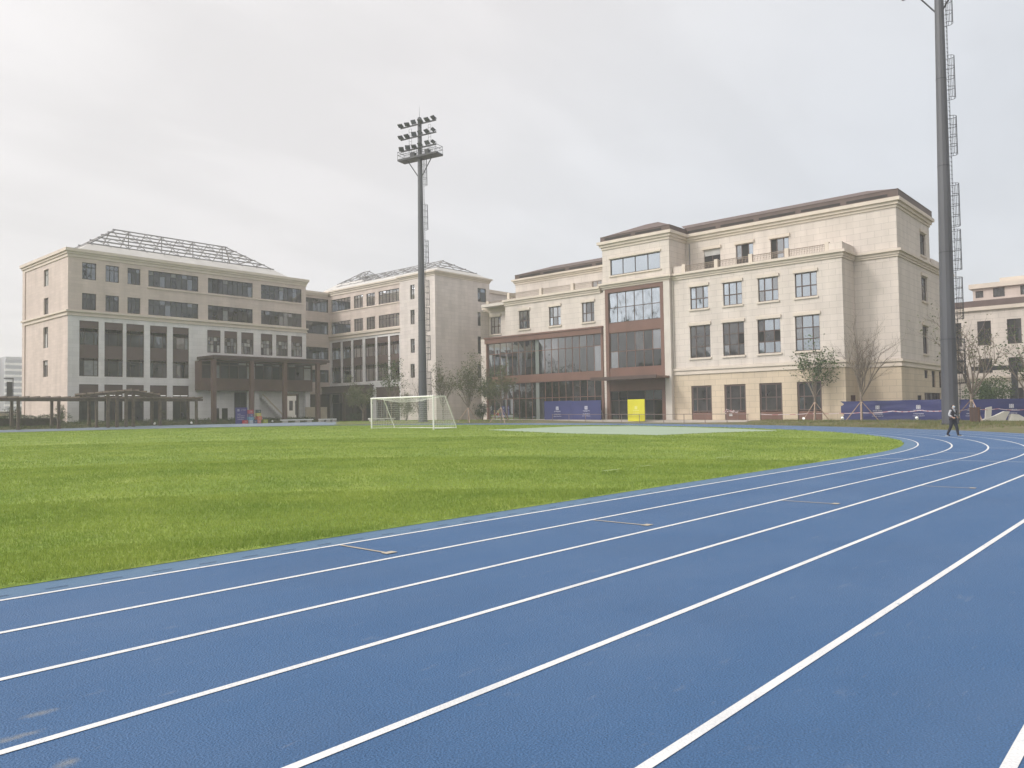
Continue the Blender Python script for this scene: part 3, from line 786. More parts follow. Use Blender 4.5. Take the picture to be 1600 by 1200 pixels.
facade(wb, "Y", 103.9, XA1, XC, 5.0, 20.5, lw4, "tan_stone")
wb.face([(67.3, 103.9, 0), (XC, 103.9, 0), (XC, 103.9, 5.0), (67.3, 103.9, 5.0)], "dark_brown")
wb.face([(XA1, 113, 5), (85, 113, 5), (85, 113, 20.5), (XA1, 113, 20.5)], "tan_stone")
wb.face([(XA1, 103.9, 5), (XC, 103.9, 5), (XC, 113, 5), (XA1, 113, 5)], "tan_stone")
hB = [(82.9, 83.85, 17.9, 19.95), (82.95, 83.85, 14.35, 16.4), (83.0, 83.9, 10.3, 12.3), (83.05, 83.95, 6.8, 8.75)]
facade(wb, "X", XC - .5, 78.7, 86.14, .2, 20.75, hB, "rose_stone")
wb.face([(XC - .5, 86.14, .2), (XC, 86.14, .2), (XC, 86.14, 20.75), (XC - .5, 86.14, 20.75)], "rose_stone")
hE = [(81.4, 83.2, 17.9, 19.9), (81.35, 83.15, 14.35, 16.35), (81.3, 83.1, 10.3, 12.8), (81.2, 83.0, 6.73, 8.75)]
facade(wb, "Y", 78.7, XC - .5, 83.9, .2, 20.9, hE, "rose_stone")
wb.box(84.0, 95.0, 81.5, 100, 0, 20.0, "rose_stone")
wb.face([(83.9, 78.7, .2), (83.9, 113, .2), (83.9, 113, 20.9), (83.9, 78.7, 20.9)], "rose_stone")
wb.build("wall", Cc)
cb = MB()
slabs(cb, XC - .5, 83.9, 78.7, 86.14, [(20.75, 21.0, .08), (21.0, 21.2, .2), (21.2, 21.42, .36)], "trim_stone")
cb.box(XC - .1, 83.9, 86.5, 113, 20.6, 20.95, "trim_stone"); cb.box(XC - .22, 83.9, 86.5, 113.1, 20.95, 21.2, "trim_stone"); cb.box(XC - .36, 83.95, 86.5, 113.2, 21.2, 21.42, "trim_stone")
cb.box(XA1 - .1, XC - .36, 103.75, 113, 20.5, 20.8, "trim_stone"); cb.box(XA1 - .1, XC - .36, 103.6, 113.1, 20.8, 21.15, "trim_stone")
for z0, z1_, e in ((13.55, 13.75, .14), (13.75, 14.05, .07), (14.05, 14.35, .26)):
    cb.box(XC - e, XC + .2, 86.14, 103.9 - .02, z0, z1_, "trim_stone")
cb.box(84.3, 95.3, 81.2, 100, 20.0, 20.5, "trim_stone")
for z in (17.85, 14.36):
    cb.box(XC - .1, XC, 86.5, 103.7, z, z + .1, "trim_stone")
cb.build("cornice", Cc)
for z0, z1_ in ((18.05, 19.97), (14.5, 16.38)):
    for (a, b) in cw:
        window(Cc, "X", XC, a, b, z0, z1_, fr(max(3, int((b - a) / .75))), (.7,), bar=.045, gm=("glass_mid", "glass_dark"), wts=(3, 2), rnd=R3)
for (a, b) in ct:
    window(Cc, "X", XC, a, b, 6.7, 13.18, (.28, .72), (.30, .56, .8), fr=.09, fm="dark_brown", gm=("glass_dark", "glass_mid"), wts=(3, 2), panels=((9.2, 10.5), (12.3, 13.15)), pm="umber_metal", rnd=R3, bar=.06)
for (a, b, z0, z1_) in lw4:
    window(Cc, "Y", 103.9, a, b, z0, z1_, fr(6), (.7,), bar=.05, gm=("glass_mid", "glass_dark"), wts=(2, 2), rnd=R3)
for (a, b, z0, z1_) in hB:
    window(Cc, "X", XC - .5, a, b, z0, z1_, (.5,), (.7,), gm=("glass_dark", "glass_mid"), wts=(3, 2), rnd=R3, recess=.22)
for i, (a, b, z0, z1_) in enumerate(hE):
    window(Cc, "Y", 78.7, a, b, z0, z1_, (.4,), (.7,), gm=("glass_mid", "glass_bright", "glass_dark"), wts=(2, 1, 2), rnd=R3)
window(Cc, "X", XC, 93.2, 103.4, .2, 5.0, fr(6), (.7,), fm="dark_brown", gm=("glass_dark", "room_dark"), wts=(2, 2), rnd=R3, name="shop_window", bar=.12)
window(Cc, "X", XC, 86.95, 92.4, .2, 5.75, fr(4), (.6,), fm="dark_brown", gm=("glass_dark", "room_dark"), wts=(2, 2), panels=((3.6, 5.7),), pm="umber_metal", rnd=R3, name="shop_window", bar=.1)
cp = MB(); cp.box(71.9, XC, 92.95, 103.8, 5.05, 6.0, "umber_metal"); cp.box(71.75, XC, 92.8, 103.8, 6.0, 6.15, "dark_brown"); cp.build("canopy", Cc)
for y in (93.3, 98.3):
    cp = MB(); cp.box(72.0, 72.4, y, y + .4, .5, 5.05, "umber_metal"); cp.build("canopy_column", Cc)
hip_roof(Cc, "Y", 79.0, 106.4, 73.4, 85.2, 83.9, 101.2, 24.3, 21.42, .34, 2.2, npur=4, bw=.09)
hip_roof(Cc, "Y", 97.5, 108.6, 74.2, 85.4, 101.9, 103.2, 25.2, 21.5, .45, 1.8, npur=4, bw=.09)

# pale block of the campus seen through the open passage
an = thing("campus_building", "cream building with narrow windows seen through the open passage under the portico", "building", (80, 125, .8))
wb = MB(); hA = [(79.5, 80.3, 2.7, 4.5), (80.75, 81.4, 1.9, 4.5), (76.9, 77.8, 2.7, 4.5), (84, 84.8, 2.7, 4.5), (86.4, 87.2, 2.7, 4.5)]
facade(wb, "Y", 125, 70, 96, .3, 12, hA, "white_paint"); wb.box(70, 96, 125.4, 135, .3, 12, "white_paint"); wb.build("wall", an)
for (a, b, z0, z1_) in hA: window(an, "Y", 125, a, b, z0, z1_, (.5,), (.6,), gm=("glass_mid", "glass_dark"), rnd=R3)

# ------------------------------------------------------------------ right-hand hall building
XB, XT, XS, YS = 76.0, 75.6, 79.4, 21.4
B = thing("school_building", "cream stone school hall with brown curtain walls, roof terraces and a brown roof", "building", (XB, 43.7, .5))
b3 = [(39.33, 41.45), (35.5, 37.6), (31.65, 33.75), (27.8, 29.95)]
b2 = [(39.2, 41.6), (35.38, 37.75), (31.55, 33.92), (27.66, 30.05)]
b4 = [(39.5, 41.47), (35.68, 37.65), (31.8, 33.75)]
wb = MB()
# front wing
facade(wb, "X", XB, 25.4, 43.7, 6.15, 15.9, [(a, b, 12.5, 14.86) for a, b in b3] + [(a, b, 7.22, 10.66) for a, b in b2], "cream_stone")
facade(wb, "X", XB, 25.4, 43.7, .2, 5.45, [(a, b, .45, 4.2) for a, b in b2], "sand_stone")
facade(wb, "Y", 25.4, XB, XS, 6.15, 15.9, [], "cream_stone"); facade(wb, "Y", 25.4, XB, XS, .2, 5.45, [(77.3, 78.7, 2.2, 2.8)], "sand_stone")
# set-back block
facade(wb, "X", XS, YS, 25.4, 6.15, 15.9, [], "cream_stone"); facade(wb, "X", XS, YS, 25.4, .2, 5.45, [], "sand_stone")
facade(wb, "X", XS, YS, 43.7, 16.6, 20.6, [(a, b, 16.7, 19.43) for a, b in b4], "cream_stone")
hs = [(87.55, 89.65, 17.2, 19.5), (87.5, 89.65, 12.45, 14.97), (87.35, 89.3, 7.0, 9.85)]
hg = [(87.45, 88.78, 4.48, 5.33), (90.3, 91.75, 3.58, 5.33), (93.3, 94.4, 3.58, 5.35), (84.62, 86.25, 2.18, 2.72), (87.2, 93.7, .6, 3.0)]
facade(wb, "Y", YS, XS, 91.2, 16.6, 20.6, hs[:1], "cream_stone"); facade(wb, "Y", YS, XS, 100, 6.15, 15.9, hs[1:], "cream_stone"); facade(wb, "Y", YS, XS, 100, .2, 5.45, hg, "sand_stone")
wb.face([(91.2, YS, 16.6), (91.2, 52, 16.6), (91.2, 52, 20.6), (91.2, YS, 20.6)], "cream_stone"); wb.face([(100, YS, .2), (100, 74, .2), (100, 74, 15.9), (100, YS, 15.9)], "cream_stone")
wb.box(91.3, 100, YS - .1, YS + .2, 16.6, 17.3, "cream_stone")
# tower over the entrance
TY0, TY1 = 43.68, 52.6
facade(wb, "X", XT, TY0, TY1, .2, 15.9, [(44.55, 52.25, .2, 15.75)], "cream_stone", .25)
facade(wb, "X", XT, TY0, TY1, 16.55, 20.55, [(44.83, 51.5, 17.42, 19.3)], "cream_stone")
facade(wb, "Y", TY0, XT, 82, .2, 20.55, [], "cream_stone")
wb.face([(XT, TY1, .2), (82, TY1, .2), (82, TY1, 20.55), (XT, TY1, 20.55)], "cream_stone")
# left wing, its set-back upper storey and end piece
wl = [(64.3, 66.1), (59.28, 61.12), (54.2, 56.0)]
facade(wb, "X", XB, 52.6, 68.5, 11.6, 15.65, [(a, b, 12.4, 14.72) for a, b in wl], "cream_stone")
facade(wb, "X", XB + .05, 52.6, 53.3, .2, 11.6, [], "cream_stone")
facade(wb, "X", XB + 2, 68.4, 74.0, 11.6, 15.5, [(71.15, 73.0, 12.35, 14.7)], "cream_stone")
wb.face([(XB, 68.5, 11.6), (XB + 2, 68.5, 11.6), (XB + 2, 68.5, 15.65), (XB, 68.5, 15.65)], "cream_stone")
facade(wb, "X", XB + .3, 71.9, 73.3, .2, 11.6, [], "cream_stone")
facade(wb, "X", XS, 52.6, 69.6, 16.4, 18.95, [(55.4, 56.9, 16.45, 17.9)], "cream_stone")
wb.face([(XS, 69.6, 16.4), (92, 69.6, 16.4), (92, 69.6, 18.95), (XS, 69.6, 18.95)], "cream_stone")
wb.face([(XB + .3, 73.3, .2), (100, 73.9, .2), (100, 73.9, 15.5), (XB + .3, 73.3, 15.5)], "cream_stone")
wb.box(XB + .35, 99.9, 25.8, 73.2, 15.95, 16.35, "pale_trim")
wb.build("wall", B)
# mouldings
cb = MB()
top = [(20.55, 20.85, .10), (20.85, 21.15, .26), (21.15, 21.48, .46)]
slabs(cb, XS, 91.2, YS, 43.66, [(20.6, 20.86, .10), (20.86, 21.16, .26), (21.16, 21.5, .46)], "trim_stone")
slabs(cb, XT, 82, TY0, TY1, top, "trim_stone")
belt = [(15.9, 16.1, .12), (16.1, 16.36, .22), (16.36, 16.6, .42)]
for z0, z1_, e in belt:
    cb.box(XB - e, XS - e, 25.4 - e, 43.66 - e * .1, z0, z1_, "trim_stone"); cb.box(XS - e, 100, YS - e, 43.0, z0, z1_, "trim_stone")
slabs(cb, XT, 79, TY0 + .15, TY1 - .1, [(15.9, 16.1, .16), (16.1, 16.34, .3), (16.34, 16.55, .5)], "trim_stone")
for z0, z1_, e in ((15.65, 15.9, .12), (15.9, 16.15, .22), (16.15, 16.42, .4)):
    cb.box(XB - e, XB + .5, 53.2, 68.5 + e * .5, z0, z1_, "trim_stone")
for z0, z1_, e in ((15.45, 15.65, .12), (15.65, 15.85, .22), (15.85, 16.12, .36)):
    cb.box(XB + 2 - e, XB + 3, 69.0, 74.0 + e, z0, z1_, "trim_stone")
for z0, z1_, e in ((18.95, 19.2, .1), (19.2, 19.42, .24), (19.42, 19.65, .42)):
    cb.box(XS - e, 92, 53.2, 69.6 + e, z0, z1_, "trim_stone")
for z0, z1_, e in ((5.45, 5.66, .12), (5.66, 5.9, .06), (5.9, 6.15, .2)):
    cb.box(XB - e, XS, 25.4 - e, 43.66, z0, z1_, "trim_stone"); cb.box(XS - e, 100, YS - e, 25.3, z0, z1_, "trim_stone")
cb.build("cornice", B)
# pilasters beside the glazed bay
for y0, y1 in ((TY0 - .02, 44.45),):
    pb = MB(); pb.box(XT - .14, XT + .3, y0, y1, .2, 15.88, "pale_trim"); pb.build("pilaster", B)
def lintel_sill(ax, c, a, b, z0, z1_, lint=True):
    l = MB(); l.fbox(ax, c - .16, c + .05, a - .12, b + .12, z1_ + .04, z1_ + .34, "trim_stone"); l.build("lintel", B)
    l = MB(); l.fbox(ax, c - .14, c + .05, a - .12, b + .12, z0 - .2, z0 - .02, "trim_stone"); l.build("sill", B)
for i, (a, b) in enumerate(b3):
    window(B, "X", XB, a, b, 12.5, 14.86, (.31, .70), (.46,), bar=.11, fm="dark_brown", gm=("glass_bright", "glass_wavy", "glass_mid"), wts=((3, 3, 2), (4, 2, 1), (5, 1, 1), (1, 0, 0))[i], rnd=R3)
    lintel_sill("X", XB, a, b, 12.5, 14.86)
for i, (a, b) in enumerate(b2):
    window(B, "X", XB, a, b, 7.22, 10.66, (.29, .72), (.34, .66), bar=.1, fm="dark_brown", gm=("glass_bright", "glass_mid", "glass_dark"), wts=((0, 1, 4), (0, 1, 4), (3, 1, 1), (4, 1, 0))[i], skip=((), ((0, 1),), ((0, 1), (2, 1)), ())[i], rnd=R3)  # reflections set by glass choice: dark in the first windows, bright in the last
    lintel_sill("X", XB, a, b, 7.22, 10.66)
    window(B, "X", XB, a, b, .45, 4.2, (.27, .73), (.27, .62), fr=.17, bar=.1, fm="umber_metal", gm=("glass_dark", "glass_mid"), wts=(4, 1), panels=((.5, 1.32),), rnd=R3)
for i, (a, b) in enumerate(b4):
    window(B, "X", XS, a, b, 16.62, 19.43, (.3, .68) if i else (.5,), (.45,), bar=.1, fm="dark_brown", gm=("glass_bright", "glass_mid", "room_dark"), wts=((0, 0, 1), (3, 1, 2), (3, 1, 2))[i], rnd=R3)
    l = MB(); l.fbox("X", XS - .2, XS + .05, a - .14, b + .14, 19.47, 19.78, "trim_stone"); l.build("lintel", B)
bl = MB(); bl.box(XS + .06, XS + .1, 39.55, 41.42, 18.75, 19.4, "blind_white"); bl.build("roller_blind", B)
for (a, b, z0, z1_) in hs:
    window(B, "Y", YS, a, b, z0, z1_, (.5,), (.66,), fm="dark_brown", gm=("glass_black", "glass_mid"), rnd=R3, recess=.2); lintel_sill("Y", YS, a, b, z0, z1_)
for (a, b, z0, z1_) in hg:
    window(B, "Y", YS, a, b, z0, z1_, fr(max(1, int((b - a) / .9))), (.7,) if z1_ - z0 > 1 else (), fm="dark_brown", gm=("room_dark", "glass_black"), rnd=R3)
window(B, "Y", 25.4, 77.3, 78.7, 2.2, 2.8, fr(8), (), fm="brown_metal", gm=("room_dark",), name="vent_grille", recess=.08)
# terrace balustrades
def balustrade(c, y0, y1, zb, posts, h=.86, end=None):
    p = MB()
    for y in posts: p.box(c - .17, c + .17, y - .2, y + .2, zb, zb + h + .1, "trim_stone")
    p.build("balustrade_post", B)
    q = MB()
    q.box(c - .03, c + .03, y0, y1, zb + h - .1, zb + h - .04, "rail_bronze"); q.box(c - .025, c + .025, y0, y1, zb + .1, zb + .14, "rail_bronze"); q.box(c - .02, c + .02, y0, y1, zb + h - .26, zb + h - .23, "rail_bronze")
    n = int((y1 - y0) / .16)
    for i in range(n):
        y = y0 + (y1 - y0) * (i + .5) / n
        q.box(c - .016, c + .016, y - .016, y + .016, zb + .14, zb + h - .1, "rail_bronze")
        if i % 2: q.box(c - .012, c + .012, y - .06, y + .06, zb + .38, zb + .44, "rail_bronze")
    q.build("balustrade_rail", B)
balustrade(XB + .25, 26.5, 42.3, 16.6, (42.25, 38.4, 34.55, 30.75, 26.8))
balustrade(XB + .25, 53.2, 68.3, 16.42, (68.0, 62.55, 57.5))
balustrade(XB + 2.2, 69.4, 73.8, 16.1, (69.3, 73.6))
eb = MB(); eb.box(XB + .1, XB + .45, 25.35, 26.6, 16.6, 17.42, "cream_stone"); eb.box(XB + .451, XS - .1, 25.35, 25.65, 16.6, 17.40, "cream_stone"); eb.build("parapet", B); eb = MB(); eb.box(XB + .1, XB + .42, 42.4, 43.5, 16.6, 17.42, "cream_stone"); eb.build("parapet", B)
# tower glazing
window(B, "X", XT, 44.83, 51.5, 17.42, 19.3, (.25, .5, .75), (), fr=.09, bar=.09, fm="frame_dark", gm=("glass_bright",), rnd=R3)
l = MB(); l.box(XT - .16, XT, 44.7, 51.65, 19.34, 19.56, "trim_stone"); l.box(XT - .14, XT, 44.7, 51.65, 17.24, 17.4, "trim_stone"); l.build("lintel", B)
tf = MB()
tf.box(XT - .1, XT + .2, 44.5, 44.92, .3, 15.85, "brown_metal"); tf.box(XT - .1, XT + .2, 51.85, 52.28, .3, 15.85, "brown_metal")
tf.box(XT - .1, XT + .2, 44.92, 51.85, 15.4, 15.85, "brown_metal"); tf.box(XT - .04, XT + .2, 44.92, 51.85, 10.72, 11.85, "brown_metal"); tf.box(XT - .04, XT + .2, 44.92, 51.85, 5.45, 6.55, "brown_metal"); tf.box(XT - .02, XT + .2, 44.92, 51.85, 3.95, 5.45, "brown_metal")
tf.build("bay_frame", B)
window(B, "X", XT, 44.92, 51.85, 11.85, 15.4, fr(6), (.5,), bar=.07, fr=.08, fm="dark_brown", gm=("glass_wavy",), rnd=R3, recess=.12)
window(B, "X", XT, 44.92, 51.85, 6.55, 10.72, fr(6), (.47,), bar=.07, fr=.08, fm="brown_metal", gm=("glass_black", "glass_dark", "glass_mid"), wts=(8, 2, 1), rnd=R3, recess=.12)
window(B, "X", XT, 44.92, 51.85, .45, 3.95, (.17, .33, .67, .84), (.68,), bar=.08, fm="dark_brown", gm=("glass_black", "glass_mid"), wts=(4, 1), rnd=R3, recess=.12, name="glass_entrance")
cn = MB(); cn.box(72.6, XT - .1, 43.9, 52.35, 5.18, 5.42, "brown_metal"); cn.box(72.5, 72.62, 43.8, 52.45, 5.12, 5.48, "dark_brown"); cn.build("canopy", B)
# curtain wall of the left wing
cw_ = MB(); cw_.box(XB - .3, XB + .2, 53.0, 72.05, 10.85, 11.5, "brown_metal"); cw_.box(XB - .4, XB + .2, 52.9, 72.15, 11.5, 11.68, "brown_metal"); cw_.box(XB - .1, XB + .2, 53.3, 71.8, 5.45, 6.4, "brown_metal")
cw_.box(XB - .1, XB + .2, 53.0, 53.3, .3, 10.85, "brown_metal"); cw_.box(XB - .1, XB + .2, 71.75, 72.0, .3, 10.85, "brown_metal"); cw_.build("curtain_frame", B)
window(B, "X", XB, 53.3, 71.75, 6.4, 10.85, fr(17), (.68,), bar=.07, fr=.06, fm="brown_metal", gm=("glass_black", "glass_dark", "glass_mid"), wts=(8, 2, 1), rnd=R3, recess=.1, name="curtain_wall")
window(B, "X", XB, 53.3, 71.75, .4, 5.45, fr(17), (.60,), bar=.07, fr=.06, fm="brown_metal", gm=("glass_black", "glass_dark"), wts=(6, 1), rnd=R3, recess=.1, name="curtain_wall")
ic = MB(); ic.box(XB + .06, XB + .095, 62.95, 63.5, .5, 5.4, "inner_column"); ic.box(XB + .06, XB + .095, 62.95, 63.5, 6.5, 10.8, "inner_column"); ic.build("inner_column", B)
for (a, b) in wl + [(71.15, 73.0)]:
    c = XB if a < 70 else XB + 2
    window(B, "X", c, a, b, 12.4, 14.72, (.30, .70), (.45,), bar=.1, fm="dark_brown", gm=("glass_bright", "glass_mid", "glass_black"), wts=(1, 2, 2), rnd=R3); lintel_sill("X", c, a, b, 12.4, 14.72)
window(B, "X", XS, 55.4, 56.9, 16.45, 17.9, (.5,), (), fm="brown_metal", gm=("glass_mid",), rnd=R3)
# roofs: dark fascia with long slots, tiled slopes above
def brown_roof(x0, x1, y0, y1, zb, zf, zr, rx, ry0, ry1, slots_x, slots_y=()):
    x0 -= .30; y0 -= .28; x1 += .2; y1 += .0
    f = MB(); f.box(x0, x1, y0, y1, zb, zf, "roof_brown"); f.build("roof_fascia", B)
    s = MB()
    for (a, b) in slots_x: s.box(x0 - .03, x0 + .1, a, b, zb + .12, zb + .36, "roof_slot")
    if slots_x: s.build("roof_slot", B)
    r = MB(); z = zf - .05; o = .25
    a0, a1, c0, c1 = x0 - o * .2, x1, y0 - .05, y1 + .05
    r.face([(a0, c0, z), (a0, c1, z), (rx, ry1, zr), (rx, ry0, zr)], "roof_brown"); r.face([(a1, c0, z), (a1, c1, z), (rx, ry1, zr), (rx, ry0, zr)], "roof_brown")
    r.face([(a0, c0, z), (a1, c0, z), (rx, ry0, zr)], "roof_brown"); r.face([(a0, c1, z), (a1, c1, z), (rx, ry1, zr)], "roof_brown")
    r.build("roof", B)
brown_roof(XS - .05, 91.0, YS - .05, 43.6, 21.5, 22.25, 23.95, 84.4, 25.5, 47.0, [(22.0, 25.8), (26.4, 30.3), (30.9, 34.8), (35.4, 39.2), (39.8, 43.2)])
brown_roof(XT - .02, 82.2, TY0 - .03, TY1 + .02, 21.48, 22.05, 23.85, 80.0, 47.6, 49.2, [(44.4, 47.8), (48.4, 52.0)])
brown_roof(XS - .02, 92.0, 52.6, 69.4, 19.65, 20.25, 21.75, 84.0, 52.6, 66.7, [(53.2, 56.0), (56.6, 60.2), (60.8, 64.4), (65.0, 68.6)])
dp = MB(); dp.tube((XS - .12, 43.2, 16.6), (XS - .12, 43.2, 20.4), .06, .06, "steel_grey", 8); dp.build("drain_pipe", B)
dp = MB(); dp.tube((XB - .12, 43.5, 6.2), (XB - .12, 43.5, 15.85), .05, .05, "pale_trim", 8); dp.build("drain_pipe", B)

# ------------------------------------------------------------------ far right building
Dd = thing("campus_building", "cream building with tall dark windows behind the nearest thick mast and blue hoarding", "building", (112, 18, .3))
dw = [(22.95, 23.7), (19.7, 21.2), (16.5, 18.0), (13.3, 14.8), (10.1, 11.6), (6.9, 8.4)]
wb = MB()
facade(wb, "X", 112, 3, 24.6, .2, 13.5, [(a, b, 9.1, 12.15) for a, b in dw] + [(a, b, 5.65, 7.45) for a, b in dw] + [(a, b, .3, 3.7) for a, b in dw[1:]], "cream_stone")
facade(wb, "X", 117, 3, 22.5, 13.4, 16.9, [(21.3, 22.2, 15.7, 16.6), (18.9, 20.2, 15.6, 16.8), (16.0, 17.2, 15.6, 16.8)], "tan_stone"); wb.box(112.4, 130, 3, 24.6, .2, 13.45, "cream_stone"); wb.box(117.4, 130, 3, 22.5, 13.46, 16.9, "tan_stone")
wb.build("wall", Dd)
cb = MB(); cb.box(111.7, 112.4, 2.8, 24.9, 13.5, 13.95, "trim_stone"); cb.box(111.8, 112.2, 3, 24.7, 4.65, 4.95, "trim_stone"); cb.box(111.65, 112.2, 3, 24.8, 4.95, 5.2, "trim_stone"); cb.box(116.6, 130, 2.6, 22.9, 16.9, 17.5, "trim_stone"); cb.box(117.5, 129, 3, 19.5, 17.5, 18.1, "trim_stone"); cb.build("cornice", Dd)
rb = MB(); rb.box(111.9, 117, 3, 24.7, 13.95, 14.75, "roof_brown"); rb.build("roof_fascia", Dd)
for (a, b) in dw:
    for z0, z1_ in ((9.1, 12.15), (5.65, 7.45)) + (((.3, 3.7),) if a < 22 else ()):
        window(Dd, "X", 112, a, b, z0, z1_, (.5,), (.65,), fm="dark_brown", gm=("room_dark", "glass_dark"), rnd=R3)
for (a, b, z0, z1_) in [(21.3, 22.2, 15.7, 16.6), (18.9, 20.2, 15.6, 16.8), (16.0, 17.2, 15.6, 16.8)]:
    window(Dd, "X", 117, a, b, z0, z1_, (.33, .66), (), gm=("glass_mid",), rnd=R3)
pv = thing("carport", "dark flat beam shelter on posts before the far cream building", "shelter", (100, 14, .5))
q = MB(); q.box(99.8, 100.6, 4, 19.6, 5.5, 5.95, "mast_dark"); q.build("beam", pv)
for y in (5.5, 15.3):
    q = MB(); q.box(99.9, 100.5, y, y + .55, .3, 5.5, "mast_dark"); q.build("post", pv)

# far towers beyond the left-hand block
def tower(x, y, wx, wy, h, label, mname):
    t_ = thing("apartment_tower", label, "tower", (x, y, 0))
    q = MB(); q.box(x - wx, x + wx, y - wy, y + wy, 0, h, mname); q.build("wall", t_)
    q = MB(); n = int(h / 3.2)
    for i in range(1, n): q.box(x - wx - .6, x + wx * .8, y - wy - .6, y - wy + .2, i * 3.2, i * 3.2 + 1.1, "white_paint")
    q.build("balcony", t_)
    q = MB()
    for i in range(n):
        q.box(x - wx - .1, x + wx * .8, y - wy - .1, y - wy, i * 3.2 + 1.2, i * 3.2 + 3.1, "glass_mid")
    q.build("window", t_)
mat("far_wall", (0.42, 0.43, 0.46), 0.9)
tower(141, 490, 7.6, 6, 36.5, "pale apartment tower with balcony bands just left of the grey and tan school building", "far_wall")
tower(125, 500, 7.8, 6, 41, "pale apartment tower cut by the left picture edge", "far_wall")

# ------------------------------------------------------------------ floodlight masts
MBX, MBY = 64.95, 72.49
mast = thing("floodlight_mast", "tall slim grey floodlight mast with three rows of lamps behind the goal", "floodlight mast", (0, 0, 0), "floodlight masts round the track")
def u_(a): return Vector((math.cos(rad(a)), math.sin(rad(a)), 0))
ARM, FACE, CAGE = u_(101.2), u_(191.2), u_(-48)
H = 38.1
def rp(z): return .56 - (.56 - .25) * z / H
pm = MB()
zs_ = [0, 6.2, 12.6, 19.0, 25.5, 32.0, H]
for a, b in zip(zs_[:-1], zs_[1:]): pm.tube((0, 0, a), (0, 0, b), rp(a), rp(b), "mast_grey", 12)
for z in zs_[1:-1]: pm.tube((0, 0, z - .03), (0, 0, z + .03), rp(z) + .012, rp(z) + .012, "mast_dark", 12)
pm.tube((0, 0, H), (0, 0, H + .06), .2, .2, "mast_dark", 12)
pm.build("pole", mast)
pm = MB(); pm.tube((0, 0, -.3), (0, 0, .09), .66, .62, "mast_dark", 12); pm.build("footing", mast)
pm = MB(); pm.tube((0, 0, H), (0, 0, H + 1.5), .025, .008, "mast_dark", 6); pm.build("lightning_rod", mast)
arm_z = (37.2, 35.7, 34.2)
lamp0 = None
for az_ in arm_z:
    am = MB()
    am.bar(ARM * -2.75 + FACE * .32 + Vector((0, 0, az_)), ARM * 2.75 + FACE * .32 + Vector((0, 0, az_)), .14, .14, "mast_dark")
    am.bar(Vector((0, 0, az_ - .01)), FACE * .4 + Vector((0, 0, az_ - .01)), .2, .16, "mast_dark")
    am.build("crossarm", mast)
RL_ = random.Random(5)
for az_ in arm_z:
    for i, s in enumerate((-2.6, -1.55, -.5, .55, 1.6, 2.6)):
        tilt = rad(RL_.uniform(40, 66)); yw = rad(191.2 + s * 9 + RL_.uniform(-16, 16))
        R = Matrix.Rotation(yw, 4, "Z") @ Matrix.Rotation(tilt, 4, "Y")
        if lamp0 is None:
            lm = MB(); lm.box(-.02, .10, -.31, .31, .03, .55, "mast_dark"); lm.box(-.12, -.02, -.15, .15, .14, .42, "mast_dark")
            lm.face([(.103, -.28, .06), (.103, .28, .06), (.103, .28, .52), (.103, -.28, .52)], "lamp_face")
            lm.bar((-.02, -.30, .26), (-.02, -.30, -.06), .05, .03, "mast_dark"); lm.bar((-.02, .30, .26), (-.02, .30, -.06), .05, .03, "mast_dark"); lm.bar((-.02, -.31, -.06), (-.02, .31, -.06), .05, .03, "mast_dark")
            lamp0 = lm.build("lamp_head", mast)
            lo = lamp0
        else:
            lo = lamp0.copy(); COL.objects.link(lo)
        p_ = ARM * s + FACE * .36 + Vector((0, 0, az_ + .14))
        lo.matrix_local = Matrix.Translation(p_) @ R
pf = MB()
PZ = 32.95
def pq(a, f, z): return ARM * a + FACE * f + Vector((0, 0, z))
def obox(mb, a0, a1, f0, f1, z0, z1_, m):
    i = len(mb.v); k = mb.m(m)
    for z in (z0, z1_):
        for (a, f) in ((a0, f0), (a1, f0), (a1, f1), (a0, f1)): mb.v.append(tuple(pq(a, f, z)))
    for q in ((0, 3, 2, 1), (4, 5, 6, 7), (0, 1, 5, 4), (1, 2, 6, 5), (2, 3, 7, 6), (3, 0, 4, 7)):
        mb.f.append(tuple(i + j for j in q)); mb.mi.append(k)
obox(pf, -3.0, 3.0, -.75, .75, PZ, PZ + .22, "mast_dark")
for s in (-1.1, 1.1): obox(pf, s - .3, s + .3, -.35, .15, PZ + .22, PZ + .95, "mast_dark")
pf.build("platform", mast)
rl = MB()
for z in (PZ + .75, PZ + 1.15):
    for f in (-.72, .72): rl.tube(pq(-2.97, f, z), pq(2.97, f, z), .03, .03, "mast_dark", 5)
    for a in (-2.97, 2.97): rl.tube(pq(a, -.72, z), pq(a, .72, z), .03, .03, "mast_dark", 5)
for i in range(25):
    a = -2.97 + 5.94 * i / 24
    for f in (-.72, .72): rl.tube(pq(a, f, PZ + .2), pq(a, f, PZ + 1.15), .016 if i % 4 else .03, .016 if i % 4 else .03, "mast_dark", 4)
rl.build("railing", mast)
for s in (-1.9, 1.9):
    br_ = MB(); br_.tube(pq(s, 0, PZ), (0, 0, 30.3), .06, .06, "mast_dark", 6); br_.build("brace", mast)
for s in (-1.45, 1.55):
    ld = MB()
    for d in (-.2, .2): ld.tube(pq(s + d, -.1, PZ + .2), pq(s + d, -.1, 37.0), .022, .022, "mast_dark", 4)
    for i in range(10): ld.tube(pq(s - .2, -.1, PZ + .5 + i * .4), pq(s + .2, -.1, PZ + .5 + i * .4), .014, .014, "mast_dark", 4)
    ld.build("ladder", mast)
